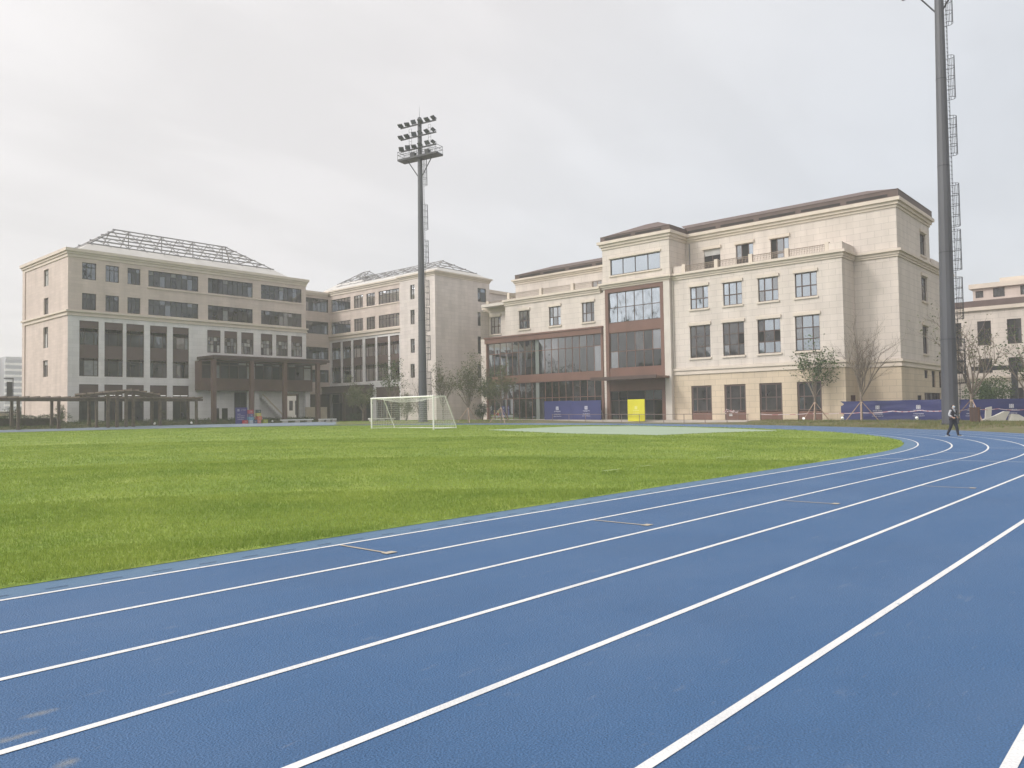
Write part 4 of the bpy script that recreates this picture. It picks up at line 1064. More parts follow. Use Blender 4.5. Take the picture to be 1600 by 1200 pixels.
# climbing rungs and broken safety cages
SD = Vector((-CAGE.y, CAGE.x, 0))
ld = MB()
for i in range(100):
    z = 1.6 + i * .315; r = rp(z)
    ld.tube(CAGE * r + SD * -.2 + Vector((0, 0, z)), CAGE * (r + .13) + SD * -.2 + Vector((0, 0, z)), .012, .012, "mast_dark", 4, False)
    ld.tube(CAGE * (r + .13) + SD * -.2 + Vector((0, 0, z)), CAGE * (r + .13) + SD * .2 + Vector((0, 0, z)), .014, .014, "mast_dark", 4, False)
for d_ in (-.2, .2):
    for za_, zb_ in zip((1.4, 12, 22), (12, 22, 33.2)):
        ld.tube(CAGE * (rp(za_) + .13) + SD * d_ + Vector((0, 0, za_)), CAGE * (rp(zb_) + .13) + SD * d_ + Vector((0, 0, zb_)), .013, .013, "mast_dark", 4)
ld.build("climbing_ladder", mast)
for (za_, zb_) in ((29.6, 33.0), (24.0, 27.1), (19.8, 22.6), (14.5, 17.6), (11.3, 14.2), (7.7, 10.7), (3.0, 6.2)):
    cg = MB()
    def hoop(z):
        r = rp(z); P_ = []
        for k in range(11):
            th = math.pi * (k / 10 - .5)
            P_.append(CAGE * (r + .05 + .50 * max(0, math.cos(th)) ** .6) + SD * (.36 * math.sin(th)) + Vector((0, 0, z)))
        return P_
    n = 5; prev = None
    for k in range(n):
        hp = hoop(za_ + (zb_ - za_) * k / (n - 1))
        for a, b in zip(hp[:-1], hp[1:]): cg.tube(a, b, .020, .020, "mast_dark", 4, False)
        if prev:
            for j in (1, 3, 5, 7, 9): cg.tube(prev[j], hp[j], .016, .016, "mast_dark", 4, False)
        prev = hp
    cg.build("safety_cage", mast)
mast.location = (MBX, MBY, z1(MBX, MBY) - .02)
m2_ = dup(mast, (63.75, 14.0, z1(63.75, 14.0) - .02), "thick grey floodlight mast beside the walking person, its top cut by the frame", rotz=rad(-22.4))
m2_.rotation_euler = (Matrix.Rotation(rad(.55), 3, Vector((fw.x, fw.y, 0)).normalized()) @ Matrix.Rotation(rad(-22.4), 3, "Z")).to_euler()

# ------------------------------------------------------------------ football goal
gx, gy0, gy1 = 39.2, 42.6, 49.85
gz = z1(gx, 46) - .0
goal = thing("football_goal", "white football goal with net standing on the pitch", "goal", (gx, 46.2, gz))
q = MB()
for y in (gy0, gy1): q.tube((gx, y, gz - .1), (gx, y, gz + 2.5), .06, .06, "white_paint", 10)
q.tube((gx, gy0 - .06, gz + 2.44), (gx, gy1 + .06, gz + 2.44), .06, .06, "white_paint", 10)
q.build("goalpost", goal)
q = MB()
for y in (gy0, gy1):
    q.tube((gx, y, gz + 2.46), (gx + 1.2, y, gz + 2.46), .028, .028, "white_paint", 6); q.tube((gx + 1.2, y, gz + 2.46), (gx + 2.35, y, gz + .06), .032, .032, "white_paint", 6); q.tube((gx, y, gz + .06), (gx + 2.35, y, gz + .06), .036, .036, "white_paint", 6)
q.tube((gx + 2.35, gy0, gz + .06), (gx + 2.35, gy1, gz + .06), .032, .032, "white_paint", 6)
q.build("back_frame", goal)
q = MB()
def netp(y, s):
    sag = .35 * math.sin(math.pi * min(1, s / 1.2)) * math.sin(math.pi * (y - gy0) / (gy1 - gy0)) if s < 1.2 else 0
    if s < 1.2: return Vector((gx + s, y, gz + 2.42 - sag * 1.0))
    t_ = (s - 1.2) / 2.6
    return Vector((gx + 1.2 + 1.15 * t_ + .15 * math.sin(math.pi * t_), y, gz + 2.42 - 2.36 * t_))
ny = 48; ss = [3.8 * i / 22 for i in range(23)]
for i in range(ny + 1):
    y = gy0 + (gy1 - gy0) * i / ny
    pts = [netp(y, s) for s in ss]
    for a, b in zip(pts[:-1], pts[1:]): q.tube(a, b, .0042, .0042, "white_paint", 3, False)
for s in ss:
    pts = [netp(gy0 + (gy1 - gy0) * i / 12, s) for i in range(13)]
    for a, b in zip(pts[:-1], pts[1:]): q.tube(a, b, .0042, .0042, "white_paint", 3, False)
for y in (gy0, gy1):
    for k in range(14):
        z = .12 + k * .17; xe = 2.35 - 1.15 * (z / 2.4)
        q.tube((gx, y, gz + z), (gx + xe, y, gz + z), .0042, .0042, "white_paint", 3, False)
    for k in range(13):
        x = .15 + k * .17; ze = 2.42 if x < 1.2 else 2.42 - 2.36 * (x - 1.2) / 1.15
        q.tube((gx + x, y, gz + .05), (gx + x, y, gz + max(.06, ze)), .0042, .0042, "white_paint", 3, False)
q.build("net", goal)
# worn chalk lines of the pitch
cl = MB()
for (xa, xb, y) in ((16.1, 16.9, 11.35), (18.0, 18.5, 11.4), (22.2, 23.3, 11.35), (39.9, 40.7, 42.3), (37, 38.4, 47.6)):
    cl.face([(xa, y - .04, z1(xa, y) + .075), (xb, y - .04, z1(xb, y) + .075), (xb, y + .04, z1(xb, y) + .075), (xa, y + .04, z1(xa, y) + .075)], "chalk")
cl.build("pitch_line", kind="structure")

# ------------------------------------------------------------------ trees, shrubs, hedge
def leaves_mesh(name, pts, size, m, rs, parent=None, aspect=.55, flat=.3):
    n = len(pts); pts = np.asarray(pts, float)
    a = rs.normal(size=(n, 3)); a[:, 2] *= .8; a /= np.linalg.norm(a, axis=1)[:, None]
    b = rs.normal(size=(n, 3)); b -= (b * a).sum(1)[:, None] * a; b /= np.linalg.norm(b, axis=1)[:, None]
    s = size * rs.uniform(.6, 1.35, n)[:, None]
    c = np.cross(a, b)
    v = np.stack([pts - a * s * .5, pts + b * s * aspect * .5 + c * s * .08, pts + a * s * .5, pts - b * s * aspect * .5 + c * s * .08], 1).reshape(-1, 3)
    o_ = ORG[parent.name] if parent is not None else Vector((0, 0, 0))
    v = v - np.array(o_)
    me = raw_mesh(name, v, np.arange(4 * n), 4, [m])
    o = D.objects.new(name, me); COL.objects.link(o)
    if parent is not None: o.parent = parent
    return o
def tree(name, label, cat, loc, h, w, trunk_h, seed, leaf="leaf_green", per_tip=3, lsize=.16, bark="bark", r0=.085, limbs=6, lo_spread=22, hi_spread=50, twig=3, group=None, lean=(0, 0), fill=1.0):
    rs = np.random.default_rng(seed); rn = random.Random(seed)
    t_ = thing(name, label, cat, loc, group)
    b = MB(); tips = []
    base = Vector(loc)
    def limb(p, d, L, r, lev):
        k = 4 if lev < 2 else 3
        q = p.copy(); dd = d.copy(); nodes = [q.copy()]
        for i in range(k):
            dd = (dd + Vector((rn.gauss(0, .12), rn.gauss(0, .12), rn.uniform(0, .16) if lev < 3 else rn.gauss(0, .1)))).normalized()
            q2 = q + dd * (L / k)
            ra, rb = r * (1 - .65 * i / k), r * (1 - .65 * (i + 1) / k)
            b.tube(q, q2, max(ra, .006), max(rb, .005), bark, 6 if lev == 0 else (5 if lev == 1 else 3), False)
            q = q2; nodes.append(q.copy())
        if lev >= 1: tips.append(q.copy())
        if lev >= 2:
            tips.extend(nodes[1:])
        if lev < twig:
            n = (5, 4, 3)[min(lev, 2)]
            for i in range(n):
                f = .3 + .7 * (i + rn.random()) / n
                idx = min(k - 1, int(f * k)); pp = nodes[idx].lerp(nodes[idx + 1], f * k - idx)
                az = rn.uniform(0, 6.283); sp = rad(rn.uniform(24, 52))
                ax_ = dd.orthogonal().normalized(); ax_.rotate(Matrix.Rotation(az, 3, dd))
                nd = (dd * math.cos(sp) + ax_ * math.sin(sp) + Vector((0, 0, .12))).normalized()
                limb(pp, nd, L * rn.uniform(.38, .58), r * .45, lev + 1)
    top = base + Vector((lean[0], lean[1], trunk_h))
    mid = base.lerp(top, .5) + Vector((rn.gauss(0, .03), rn.gauss(0, .03), 0))
    b.tube(base - Vector((0, 0, .1)), mid, r0 * 1.15, r0 * .95, bark, 8, False); b.tube(mid, top, r0 * .95, r0 * .82, bark, 8, False)
    Lm = (h - trunk_h)
    for i in range(limbs):
        az = 6.283 * (i + rn.random() * .6) / limbs
        sp = rad(rn.uniform(lo_spread, hi_spread)) if i else rad(4)
        d = Vector((math.cos(az) * math.sin(sp), math.sin(az) * math.sin(sp), math.cos(sp)))
        L = Lm * (.86 if i == 0 else rn.uniform(.55, .8))
        limb(top - Vector((0, 0, rn.uniform(0, .12) * Lm)), d, L, r0 * (.6 if i else .7), 0 if i % 2 == 0 else 1)
    b.build("trunk", t_)
    if per_tip > 0:
        T_ = np.array([tuple(x) for x in tips])
        cx = np.array([base.x + lean[0], base.y + lean[1]])
        keep = rs.random(len(T_)) < fill
        # bare patches: whole sprays drop out so the sky shows through
        T_ = T_[keep]
        P_ = np.repeat(T_, per_tip, 0) + rs.normal(0, lsize * 1.25, (len(T_) * per_tip, 3))
        if len(P_): leaves_mesh("crown", P_, lsize, leaf, rs, t_)
    return t_
def stakes(loc, r, h, label, m="stake_wood", n=3, a0=0, dark=None):
    t_ = thing("tree_stake", label, "tree stake", loc, "tripods propping young trees")
    for i in range(n):
        a = rad(a0 + 360 * i / n)
        x, y = loc[0] + r * math.cos(a), loc[1] + r * math.sin(a)
        q = MB(); q.tube((x, y, z1(x, y) - .1), (loc[0] + .06 * math.cos(a), loc[1] + .06 * math.sin(a), loc[2] + h), .04, .035, dark if (dark and i == 0) else m, 6); q.build("stake_pole", t_)
    q = MB(); q.tube((loc[0], loc[1], loc[2] + h - .12), (loc[0], loc[1], loc[2] + h + .02), .12, .12, m, 8); q.build("tie_band", t_)
    return t_
def gl(x, y, dz=0.0): return (x, y, z1(x, y) + dz)
YG = "young trees planted round the track"
tree("tree", "bare young tree with a wide fan of thin twigs before the cream hall", "tree", gl(74.3, 23.5), 8.3, 5, 2.75, 11, leaf="leaf_grey", per_tip=1, lsize=.10, r0=.105, limbs=14, lo_spread=6, hi_spread=33, twig=3, group=YG, fill=.04)
stakes(gl(74.3, 23.5), 1.7, 1.75, "pale wooden tripod propping the bare young tree by the blue hoarding", a0=75, n=3)
tree("tree", "leafy young tree with sparse green crown before the sand coloured wall", "tree", gl(74.4, 27.75), 6.6, 4, 2.3, 12, leaf="leaf_green", per_tip=5, lsize=.23, r0=.08, limbs=8, lo_spread=8, hi_spread=27, twig=2, group=YG, fill=.6)
stakes(gl(74.4, 27.75), 1.45, 1.75, "pale wooden tripod propping the leafy young tree by the sand coloured wall", a0=75)
tree("tree", "tall thin young tree with few leaves beside the thick mast", "tree", gl(70.9, 14.0), 8.9, 5, 2.5, 13, leaf="leaf_grey", per_tip=2, lsize=.19, r0=.11, limbs=11, lo_spread=10, hi_spread=46, twig=2, group=YG, fill=.5)
stakes(gl(70.9, 14.0), 1.5, 1.75, "wooden tripod propping the thin young tree beside the thick mast", a0=100, dark="stake_dark")
tree("tree", "sparse young tree cut by the right picture edge", "tree", gl(76.6, 11.0), 7.2, 4, 2.4, 14, leaf="leaf_green", per_tip=4, lsize=.2, r0=.085, limbs=7, lo_spread=14, hi_spread=45, twig=2, group=YG, fill=.5)
tree("tree", "small grey leaved tree before the left end of the brown curtain wall", "tree", gl(68.9, 63.0), 6.1, 4, 2.5, 15, leaf="leaf_grey", per_tip=5, lsize=.19, r0=.085, limbs=10, lo_spread=18, hi_spread=62, twig=2, group=YG, fill=.9)
stakes(gl(68.9, 63.0), 1.5, 1.75, "pale wooden tripod propping the small tree before the brown curtain wall", a0=120)
tree("tree", "upright grey green young tree just right of the slim mast", "tree", gl(66.9, 70.9), 7.0, 3, 2.0, 16, leaf="leaf_grey", per_tip=3, lsize=.19, r0=.085, limbs=11, lo_spread=8, hi_spread=34, twig=2, group=YG, fill=.8)
tree("tree", "denser young tree between the slim mast and the brown curtain wall", "tree", gl(67.6, 67.2), 7.0, 4, 2.0, 17, leaf="leaf_grey", per_tip=5, lsize=.19, r0=.09, limbs=11, lo_spread=10, hi_spread=40, twig=2, group=YG, fill=.9)
stakes(gl(67.6, 67.2), 1.5, 1.7, "wooden tripod propping the denser tree right of the slim mast", a0=110)
tree("tree", "green young tree behind the goal before the brown canopy", "tree", gl(66.6, 80.5), 7.3, 4, 2.2, 18, leaf="leaf_green", per_tip=4, lsize=.20, r0=.08, limbs=8, lo_spread=10, hi_spread=36, twig=2, group=YG, fill=.75)
tree("tree", "low round young tree left of the goal under the brown canopy", "tree", gl(64.2, 83.5), 5.0, 4, 1.5, 19, leaf="leaf_grey", per_tip=9, lsize=.2, r0=.07, limbs=8, lo_spread=20, hi_spread=55, twig=2, group=YG, fill=.9)
tree("tree", "thin bare sapling leaning beside the slim mast", "tree", gl(65.6, 74.0), 6.4, 3, 1.3, 20, leaf="leaf_grey", per_tip=1, lsize=.14, r0=.06, limbs=6, lo_spread=25, hi_spread=50, twig=2, group=YG, fill=.15)
tree("tree", "small leafy sapling at the corner of the cream hall", "tree", gl(70.6, 66.4), 5.2, 3, 1.7, 21, leaf="leaf_green", per_tip=7, lsize=.19, r0=.06, limbs=6, lo_spread=10, hi_spread=40, twig=2, group=YG, fill=.8)

def bush(name, label, cat, loc, rx, ry, h, n, leaf, lsize, seed, group=None, stems=7, squat=.35):
    rs = np.random.default_rng(seed)
    t_ = thing(name, label, cat, loc, group)
    k = 26
    cl_ = np.stack([rs.normal(0, .45, k) * rx, rs.normal(0, .45, k) * ry, h * (squat + (1 - squat) * rs.random(k)) * .82], 1)
    pick = rs.integers(0, k, n)
    P_ = cl_[pick] + rs.normal(0, 1, (n, 3)) * np.array([rx, ry, h * .5]) * .17
    P_[:, 2] = np.clip(P_[:, 2], .05, h); P_ += np.array(loc)
    leaves_mesh("foliage", P_, lsize, leaf, rs, t_)
    b = MB()
    for i in range(stems):
        c = cl_[i]
        b.tube((loc[0] + c[0] * .1, loc[1] + c[1] * .1, loc[2] - .05), (loc[0] + c[0] * .9, loc[1] + c[1] * .9, loc[2] + c[2]), .03, .012, "bark_dark", 5, False)
    b.build("stem", t_)
    return t_
SG = "shrubs in the planting beds"
bush("shrub", "grey green shrub standing behind the goal net", "shrub", gl(64.9, 75.6), 1.2, 1.2, 3.9, 2600, "leaf_grey", .15, 31, SG, squat=.12)
bush("shrub", "dark low shrub at the left corner of the brown curtain wall", "shrub", gl(71.3, 68.4), .9, .9, 2.4, 1500, "leaf_dark", .14, 32, SG)
bush("shrub", "big green shrub behind the blue hoarding by the far cream building", "shrub", gl(83.3, 14.9), 2.1, 2.1, 4.3, 3600, "leaf_green", .19, 33, SG, squat=.3)
bush("shrub", "yellowish shrub at the end of the hedge by the pergola", "shrub", gl(32.0, 96.2), .75, .75, 2.1, 1500, "leaf_bed", .11, 34, SG, squat=.15)
bush("shrub", "dark shrub beside the canopy right of the passage", "shrub", gl(68.2, 90.5), .9, .9, 1.3, 1000, "leaf_dark", .13, 35, SG)
bush("shrub", "dark garden tree mass at the far left behind the hedge", "shrub", gl(29.5, 121.0), 3.2, 2.2, 3.6, 2600, "leaf_dark", .3, 36, SG)
bush("shrub", "dark garden shrub behind the hedge against the school end wall", "shrub", gl(36.5, 119.0), 2.6, 1.6, 2.7, 1600, "leaf_dark", .28, 37, SG)
rs_ = np.random.default_rng(44)
hd = thing("hedge", "long clipped dark green hedge behind the pergola", "hedge", (24, 95.1, 1.2))
n = 15000
hx = rs_.uniform(12, 31.3, n); hy = rs_.uniform(94.4, 96.0, n); ht = 1.0 + .10 * np.sin(hx * 2.1) + .06 * np.sin(hx * 5.3)
hz = ht * np.sqrt(rs_.random(n))
leaves_mesh("foliage", np.stack([hx, hy, zg(hx, hy) + hz], 1), .10, "leaf_dark", rs_, hd)
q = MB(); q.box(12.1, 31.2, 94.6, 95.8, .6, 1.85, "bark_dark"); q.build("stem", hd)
# low planting along the front of the left-hand block
n = 26000
gx_ = rs_.uniform(12, 67.5, n); gy_ = rs_.uniform(91.9, 97.7, n)
cl_ = np.sin(gx_ * 1.7 + 2 * np.sin(gy_ * .9)) * .5 + .5
gz_ = zg(gx_, gy_) + (.05 + .30 * cl_ * sm((gy_ - 91.8) / 1.5)) * rs_.random(n)
o = leaves_mesh("ground_cover", np.stack([gx_, gy_, gz_], 1), .12, "leaf_bed", rs_); o["kind"] = "stuff"

# ------------------------------------------------------------------ grass
def blades(name, x, y, h, wd, m, rs, lean=.45):
    n = len(x); z = zg(x, y) + .015
    a = rs.uniform(0, 2 * np.pi, n); dx, dy = np.cos(a), np.sin(a)
    th = rs.uniform(0, 2 * np.pi, n); ln = h * lean * rs.random(n)
    p = np.stack([x, y, z], 1)
    l_ = p + np.stack([-dx * wd, -dy * wd, 0 * z], 1); r_ = p + np.stack([dx * wd, dy * wd, 0 * z], 1)
    t_ = p + np.stack([np.cos(th) * ln, np.sin(th) * ln, h], 1)
    v = np.stack([l_, r_, t_], 1).reshape(-1, 3)
    me = raw_mesh(name, v, np.arange(3 * n), 3, [m])
    o = D.objects.new(name, me); COL.objects.link(o); o["kind"] = "stuff"
    return o
rs = np.random.default_rng(5)
gx_, gy_, gd_ = [], [], []
for (d0, d1, dens) in ((7.5, 11, 2200), (11, 16, 1300), (16, 25, 560), (25, 42, 190), (42, 78, 50)):
    a0_, a1_ = rad(6), rad(84)
    area = (d1 * d1 - d0 * d0) * (a1_ - a0_) / 2
    n = int(area * dens)
    r_ = np.sqrt(rs.uniform(d0 * d0, d1 * d1, n)); a_ = rs.uniform(a0_, a1_, n)
    x, y = r_ * np.cos(a_), r_ * np.sin(a_)
    ok = sdist(x, y) < 35.93 + rs.normal(0, .025, n) + .05 * np.sin(x * 2.3 + np.sin(x * 7.1)) * (rs.random(n) < .5)
    jx, jy = x[ok], y[ok]
    inj = np.ones(len(jx), bool)
    for (ax_, ay_), (bx_, by_) in zip(JUMP, JUMP[1:] + JUMP[:1]):
        inj &= (bx_ - ax_) * (jy - ay_) - (by_ - ay_) * (jx - ax_) > 0
    gx_.append(jx[~inj]); gy_.append(jy[~inj]); gd_.append(r_[ok][~inj])
x = np.concatenate(gx_); y = np.concatenate(gy_); d = np.concatenate(gd_)
clump = .5 + .25 * np.sin(x * .9 + 1.3 * np.sin(y * .7)) + .25 * np.sin(y * 1.3 + 1.7 * np.sin(x * .55) + 2) 
clump = clump + .25 * np.sin(x * 3.1 + np.sin(y * 2.7) * 2)
edge = sm((36 - sdist(x, y)) / 1.0)
h = (.038 + .003 * np.clip(clump, 0, 1.2)) * rs.uniform(.6, 1.3, len(x)) * (1.0 + .25 * (1 - edge)) * (1 + .004 * d)
blades("grass", x, y, h, .0018 + .00030 * d, "blade", rs, lean=.9)
# rough grass and weeds on the verge beyond the track
n = 60000
x = rs.uniform(58, 80, n); y = rs.uniform(0, 33, n)
dd_ = np.hypot(x - CX, y - CY)
patchy = .5 + .5 * np.sin(x * .8 + y * .5) * np.sin(y * .9 - x * .3)
ok = (dd_ > 44.35) & (dd_ < 55) & (x < 76.3) & (rs.random(n) < .25 + .75 * patchy)
x, y = x[ok], y[ok]
blades("verge_grass", x, y, rs.uniform(.05, .2, len(x)) * (.6 + .6 * patchy[ok]), .02, "dry_blade", rs)
n = 16000
x = rs.uniform(52, 74, n); y = rs.uniform(60, 92, n); dd_ = np.hypot(x - CX, y - CY)
ok = (dd_ > 44.5) & (x < 72.4) & (x > 56.5 + (y - 78.5) * .78) & (y < 88.5)
blades("verge_grass", x[ok], y[ok], rs.uniform(.04, .12, ok.sum()), .025, "blade", rs)

# ------------------------------------------------------------------ pergola
pg = thing("pergola", "long dark wooden pergola with open rafters before the grey and tan school", "pergola", (30, 92, .7))
xs_ = [14.9, 18.7, 22.55, 26.4, 30.2, 34.0, 41.0, 45.4]
for y in (91.55, 93.65):
    for x in xs_:
        q = MB(); q.box(x - .13, x + .13, y - .13, y + .13, z1(x, y) - .1, 3.66, "wood_dark"); q.box(x - .18, x + .18, y - .18, y + .18, z1(x, y) - .1, z1(x, y) + .18, "wood_dark"); q.build("post", pg)
    q = MB(); q.box(12, 46.2, y - .09, y + .09, 3.66, 3.95, "wood_dark"); q.build("beam", pg)
x = 12.4
while x < 46.2:
    q = MB(); q.box(x - .05, x + .05, 90.9, 94.3, 3.952, 4.14, "wood_dark"); q.box(x - .045, x + .045, 90.6, 90.9, 4.0, 4.14, "wood_dark"); q.build("rafter", pg); x += .98
for x, z in ((35.0, 4.5), (35.95, 4.62), (36.95, 4.74), (37.75, 4.84)):
    q = MB(); q.box(x - .14, x + .14, 90.9, 91.2, .6, z - .2, "wood_dark"); q.build("post", pg)
for (xa, za_, xb, zb_) in ((32.4, 4.2, 37.7, 4.72), (37.7, 4.72, 40.8, 4.2)):
    for y in (91.05, 93.2):
        q = MB(); q.bar((xa, y, za_), (xb, y, zb_), .14, .26, "wood_dark"); q.build("beam", pg)
for i in range(11):
    x = 32.6 + .8 * i; z = 4.2 + (x - 32.4) * .098 if x < 37.7 else 4.72 - (x - 37.7) * .168
    q = MB(); q.box(x - .06, x + .06, 90.5, 93.8, z + .12, z + .3, "wood_dark"); q.build("rafter", pg)

# ------------------------------------------------------------------ boards, hoardings, small things
def glyphs(mb, P, u, v, n, size, m, rn, gap=1.25):
    """a short row of small square characters: a few strokes each"""
    for i in range(n):
        cu = u + (i - (n - 1) / 2) * size * gap
        for (a0, a1, b0, b1) in [(-.5, .5, yy - .07, yy + .07) for yy in (rn.choice((.38, .3)), rn.choice((0, .08, -.08)), -.38)][: rn.choice((2, 3, 3))] + [(xx - .07, xx + .07, -.45, .45) for xx in rn.sample((-.36, 0, .36), rn.choice((1, 2)))]:
            mb.face([P(cu + a0 * size, v + b0 * size), P(cu + a1 * size, v + b0 * size), P(cu + a1 * size, v + b1 * size), P(cu + a0 * size, v + b1 * size)], m)
def emblem(mb, P, u, v, s, m):
    """square lattice seal"""
    def r(a0, a1, b0, b1): mb.face([P(u + a0 * s, v + b0 * s), P(u + a1 * s, v + b0 * s), P(u + a1 * s, v + b1 * s), P(u + a0 * s, v + b1 * s)], m)
    r(-.5, .5, .40, .5); r(-.5, .5, -.5, -.40); r(-.5, -.38, -.4, .4); r(.38, .5, -.4, .4)
    r(-.3, .3, .16, .27); r(-.3, .3, -.27, -.16); r(-.06, .06, -.16, .16); r(-.3, -.2, -.16, .16); r(.2, .3, -.16, .16); r(-.06, .06, .27, .40); r(-.06, .06, -.40, -.27)
def sign_set(o, P, u, v, k, m="print_white", seed=1):
    rn = random.Random(seed); mb = MB()
    emblem(mb, P, u, v, .42 * k, m)
    glyphs(mb, P, u, v - .40 * k, 6, .14 * k, m, rn); glyphs(mb, P, u, v - .78 * k, 7, .12 * k, m, rn); glyphs(mb, P, u, v - 1.02 * k, 12, .085 * k, m, rn)
    return mb.build("printed_lettering", o)
# two-panel blue board before the curtain wall
hb = thing("hoarding_board", "flat blue board with two white emblems before the brown curtain wall", "hoarding", (74.6, 56.7, .6))
q = MB(); q.box(74.56, 74.64, 52.5, 56.7, .62, 2.93, "hoard_blue"); q.box(74.56, 74.64, 56.72, 60.95, .62, 2.97, "hoard_blue"); q.build("panel", hb)
q = MB()
for y in (52.7, 56.7, 60.7): q.box(74.65, 74.72, y - .04, y + .04, .4, 2.8, "steel_grey"); q.bar((74.7, y, 2.2), (75.5, y, .5), .05, .05, "steel_grey")
q.build("prop", hb)
for yy, sd_ in ((58.94, 1), (54.62, 2)):
    sign_set(hb, lambda u, v: (74.556, u, v), yy, 2.08, .95, seed=sd_)
yb = thing("sign_board", "bright yellow board before the glass entrance of the cream hall", "sign board", (72.8, 46.5, .5))
q = MB(); q.box(72.76, 72.84, 45.5, 47.65, .48, 2.88, "yellow_board"); q.build("panel", yb)
q = MB(); q.bar((72.86, 46.0, 1.9), (73.7, 46.0, .45), .05, .05, "steel_grey"); q.bar((72.86, 47.1, 1.9), (73.7, 47.1, .45), .05, .05, "steel_grey"); q.build("prop", yb)
sign_set(yb, lambda u, v: (72.755, u, v), 46.58, 1.96, .75, "print_cream", 3)
pb = thing("poster_board", "tall purple blue poster board beside the stack of coloured boxes", "poster board", (51.3, 91.5, .7))
q = MB(); q.box(50.48, 52.08, 91.46, 91.54, .68, 2.84, "poster_blue"); q.build("panel", pb)
rn = random.Random(8); mb = MB(); PP = lambda u, v: (u, 91.455, v)
emblem(mb, PP, 50.85, 2.5, .28, "print_white"); glyphs(mb, PP, 51.55, 2.52, 5, .11, "print_white", rn)
glyphs(mb, PP, 50.95, 2.0, 3, .12, "print_white", rn); glyphs(mb, PP, 51.2, 1.78, 8, .10, "print_white", rn); glyphs(mb, PP, 51.2, 1.56, 8, .10, "print_white", rn); glyphs(mb, PP, 51.15, 1.34, 7, .10, "print_white", rn)
mb.build("printed_lettering", pb)
# coloured display boxes
def cc(name, col): mat(name, col, .5); return name
bx_defs = [("red", (.50, .07, .08), 379.5, 385.8, 657, 662.5, "red box on the ground at the foot of the purple poster"),
           ("white", (.42, .48, .56), 388, 394, 657, 662.3, "pale blue white box on the ground under the light blue box"),
           ("sky_blue", (.13, .30, .42), 387.2, 394.8, 652, 657, "light blue box resting on the pale box"),
           ("purple", (.14, .12, .26), 388.5, 393.8, 647, 652, "small dark purple box between the crimson and light blue boxes"),
           ("crimson", (.42, .08, .11), 387.5, 394.5, 641, 647, "crimson box on top of the left stack"),
           ("navy", (.06, .09, .18), 394.8, 400.2, 656.4, 662.2, "navy box on the ground between the two stacks"),
           ("pink", (.60, .20, .20), 401, 406.2, 656.5, 662.2, "pink box at the bottom of the right stack"),
           ("orange", (.62, .17, .10), 400.8, 407.8, 651, 656.5, "orange red box in the right stack"),
           ("lemon", (.55, .50, .13), 400.2, 406.6, 646, 651, "pale yellow box in the right stack"),
           ("slate", (.05, .08, .08), 400.6, 406.4, 640.8, 646, "dark slate box on top of the right stack"),
           ("lime", (.36, .42, .05), 410.2, 417.2, 656.4, 661.8, "yellow green box alone right of the stacks")]
for k, (cn_, col, pa, pb_, ya, yb_, lab) in enumerate(bx_defs):
    cc("box_" + cn_, col)
    X = lambda p_: 52.13 + (p_ - 388) * .0897
    Zf = lambda y_: z1(53, 91.3) + .02 + max(0, 662.3 - y_) * .0815
    x0, x1, zb_, zt_ = X(pa), X(pb_), Zf(yb_), Zf(ya)
    if yb_ > 661: zb_ = z1(53, 91.3) + .02
    t_ = thing("display_box", lab, "display box", ((x0 + x1) / 2, 91.3, zb_), "coloured boxes stacked beside the poster")
    d_ = .28; q = MB(); i0 = .03
    q.prism([(x0 + i0, 91.3 - d_), (x1 - i0, 91.3 - d_), (x1, 91.3 - d_ + i0), (x1, 91.3 + d_), (x0, 91.3 + d_), (x0, 91.3 - d_ + i0)], zb_ + .002, zt_, "box_" + cn_); q.build("body", t_)
    q = MB(); cxm, czm = (x0 + x1) / 2, (zb_ + zt_) / 2; mat("box_print", (.55, .5, .48), .6)
    rn = random.Random(k); PPk = lambda u, v: (u, 91.3 - d_ - .004, v)
    glyphs(q, PPk, cxm, czm, 1, (zt_ - zb_) * .42, "box_print", rn); q.build("printed_mark", t_)
# plywood boards, benches
for (x0, x1, y_, za_, zb_, lab) in ((64.33, 65.95, 97.0, 1.25, 2.92, "large pale plywood board leaning under the portico right of the passage"), (66.94, 68.04, 97.0, 1.3, 2.92, "narrow pale plywood board right of the last portico column")):
    t_ = thing("plywood_board", lab, "board", (x0, y_, za_), "plywood boards by the portico")
    q = MB(); q.box(x0, x1, y_ - .03, y_ + .03, z1(x0, y_) - .05, zb_, "beam_wood"); q.build("sheet", t_)
    q = MB(); q.box(x0, x1, y_ + .031, y_ + .1, zb_ - .5, zb_ - .4, "stake_dark"); q.box(x0, x1, y_ + .031, y_ + .1, za_ + .3, za_ + .4, "stake_dark"); q.build("batten", t_)
for (x0, x1, y_, lab) in ((57.2, 62.06, 91.9, "longer white stone bench before the bright passage"), (63.2, 65.9, 91.9, "shorter white stone bench right of the passage"), (62.5, 66.6, 80.0, "white stone bench seen through the goal frame")):
    g0 = z1((x0 + x1) / 2, y_)
    t_ = thing("stone_bench", lab, "bench", (x0, y_, g0), "white stone benches")
    q = MB(); q.box(x0, x1, y_ - .25, y_ + .25, g0 + .30, g0 + .45, "white_paint"); q.build("seat", t_)
    for f in (.12, .5, .88):
        q = MB(); xm = x0 + (x1 - x0) * f; q.box(xm - .35, xm + .35, y_ - .18, y_ + .18, g0 - .05, g0 + .3, "pale_concrete"); q.build("leg", t_)
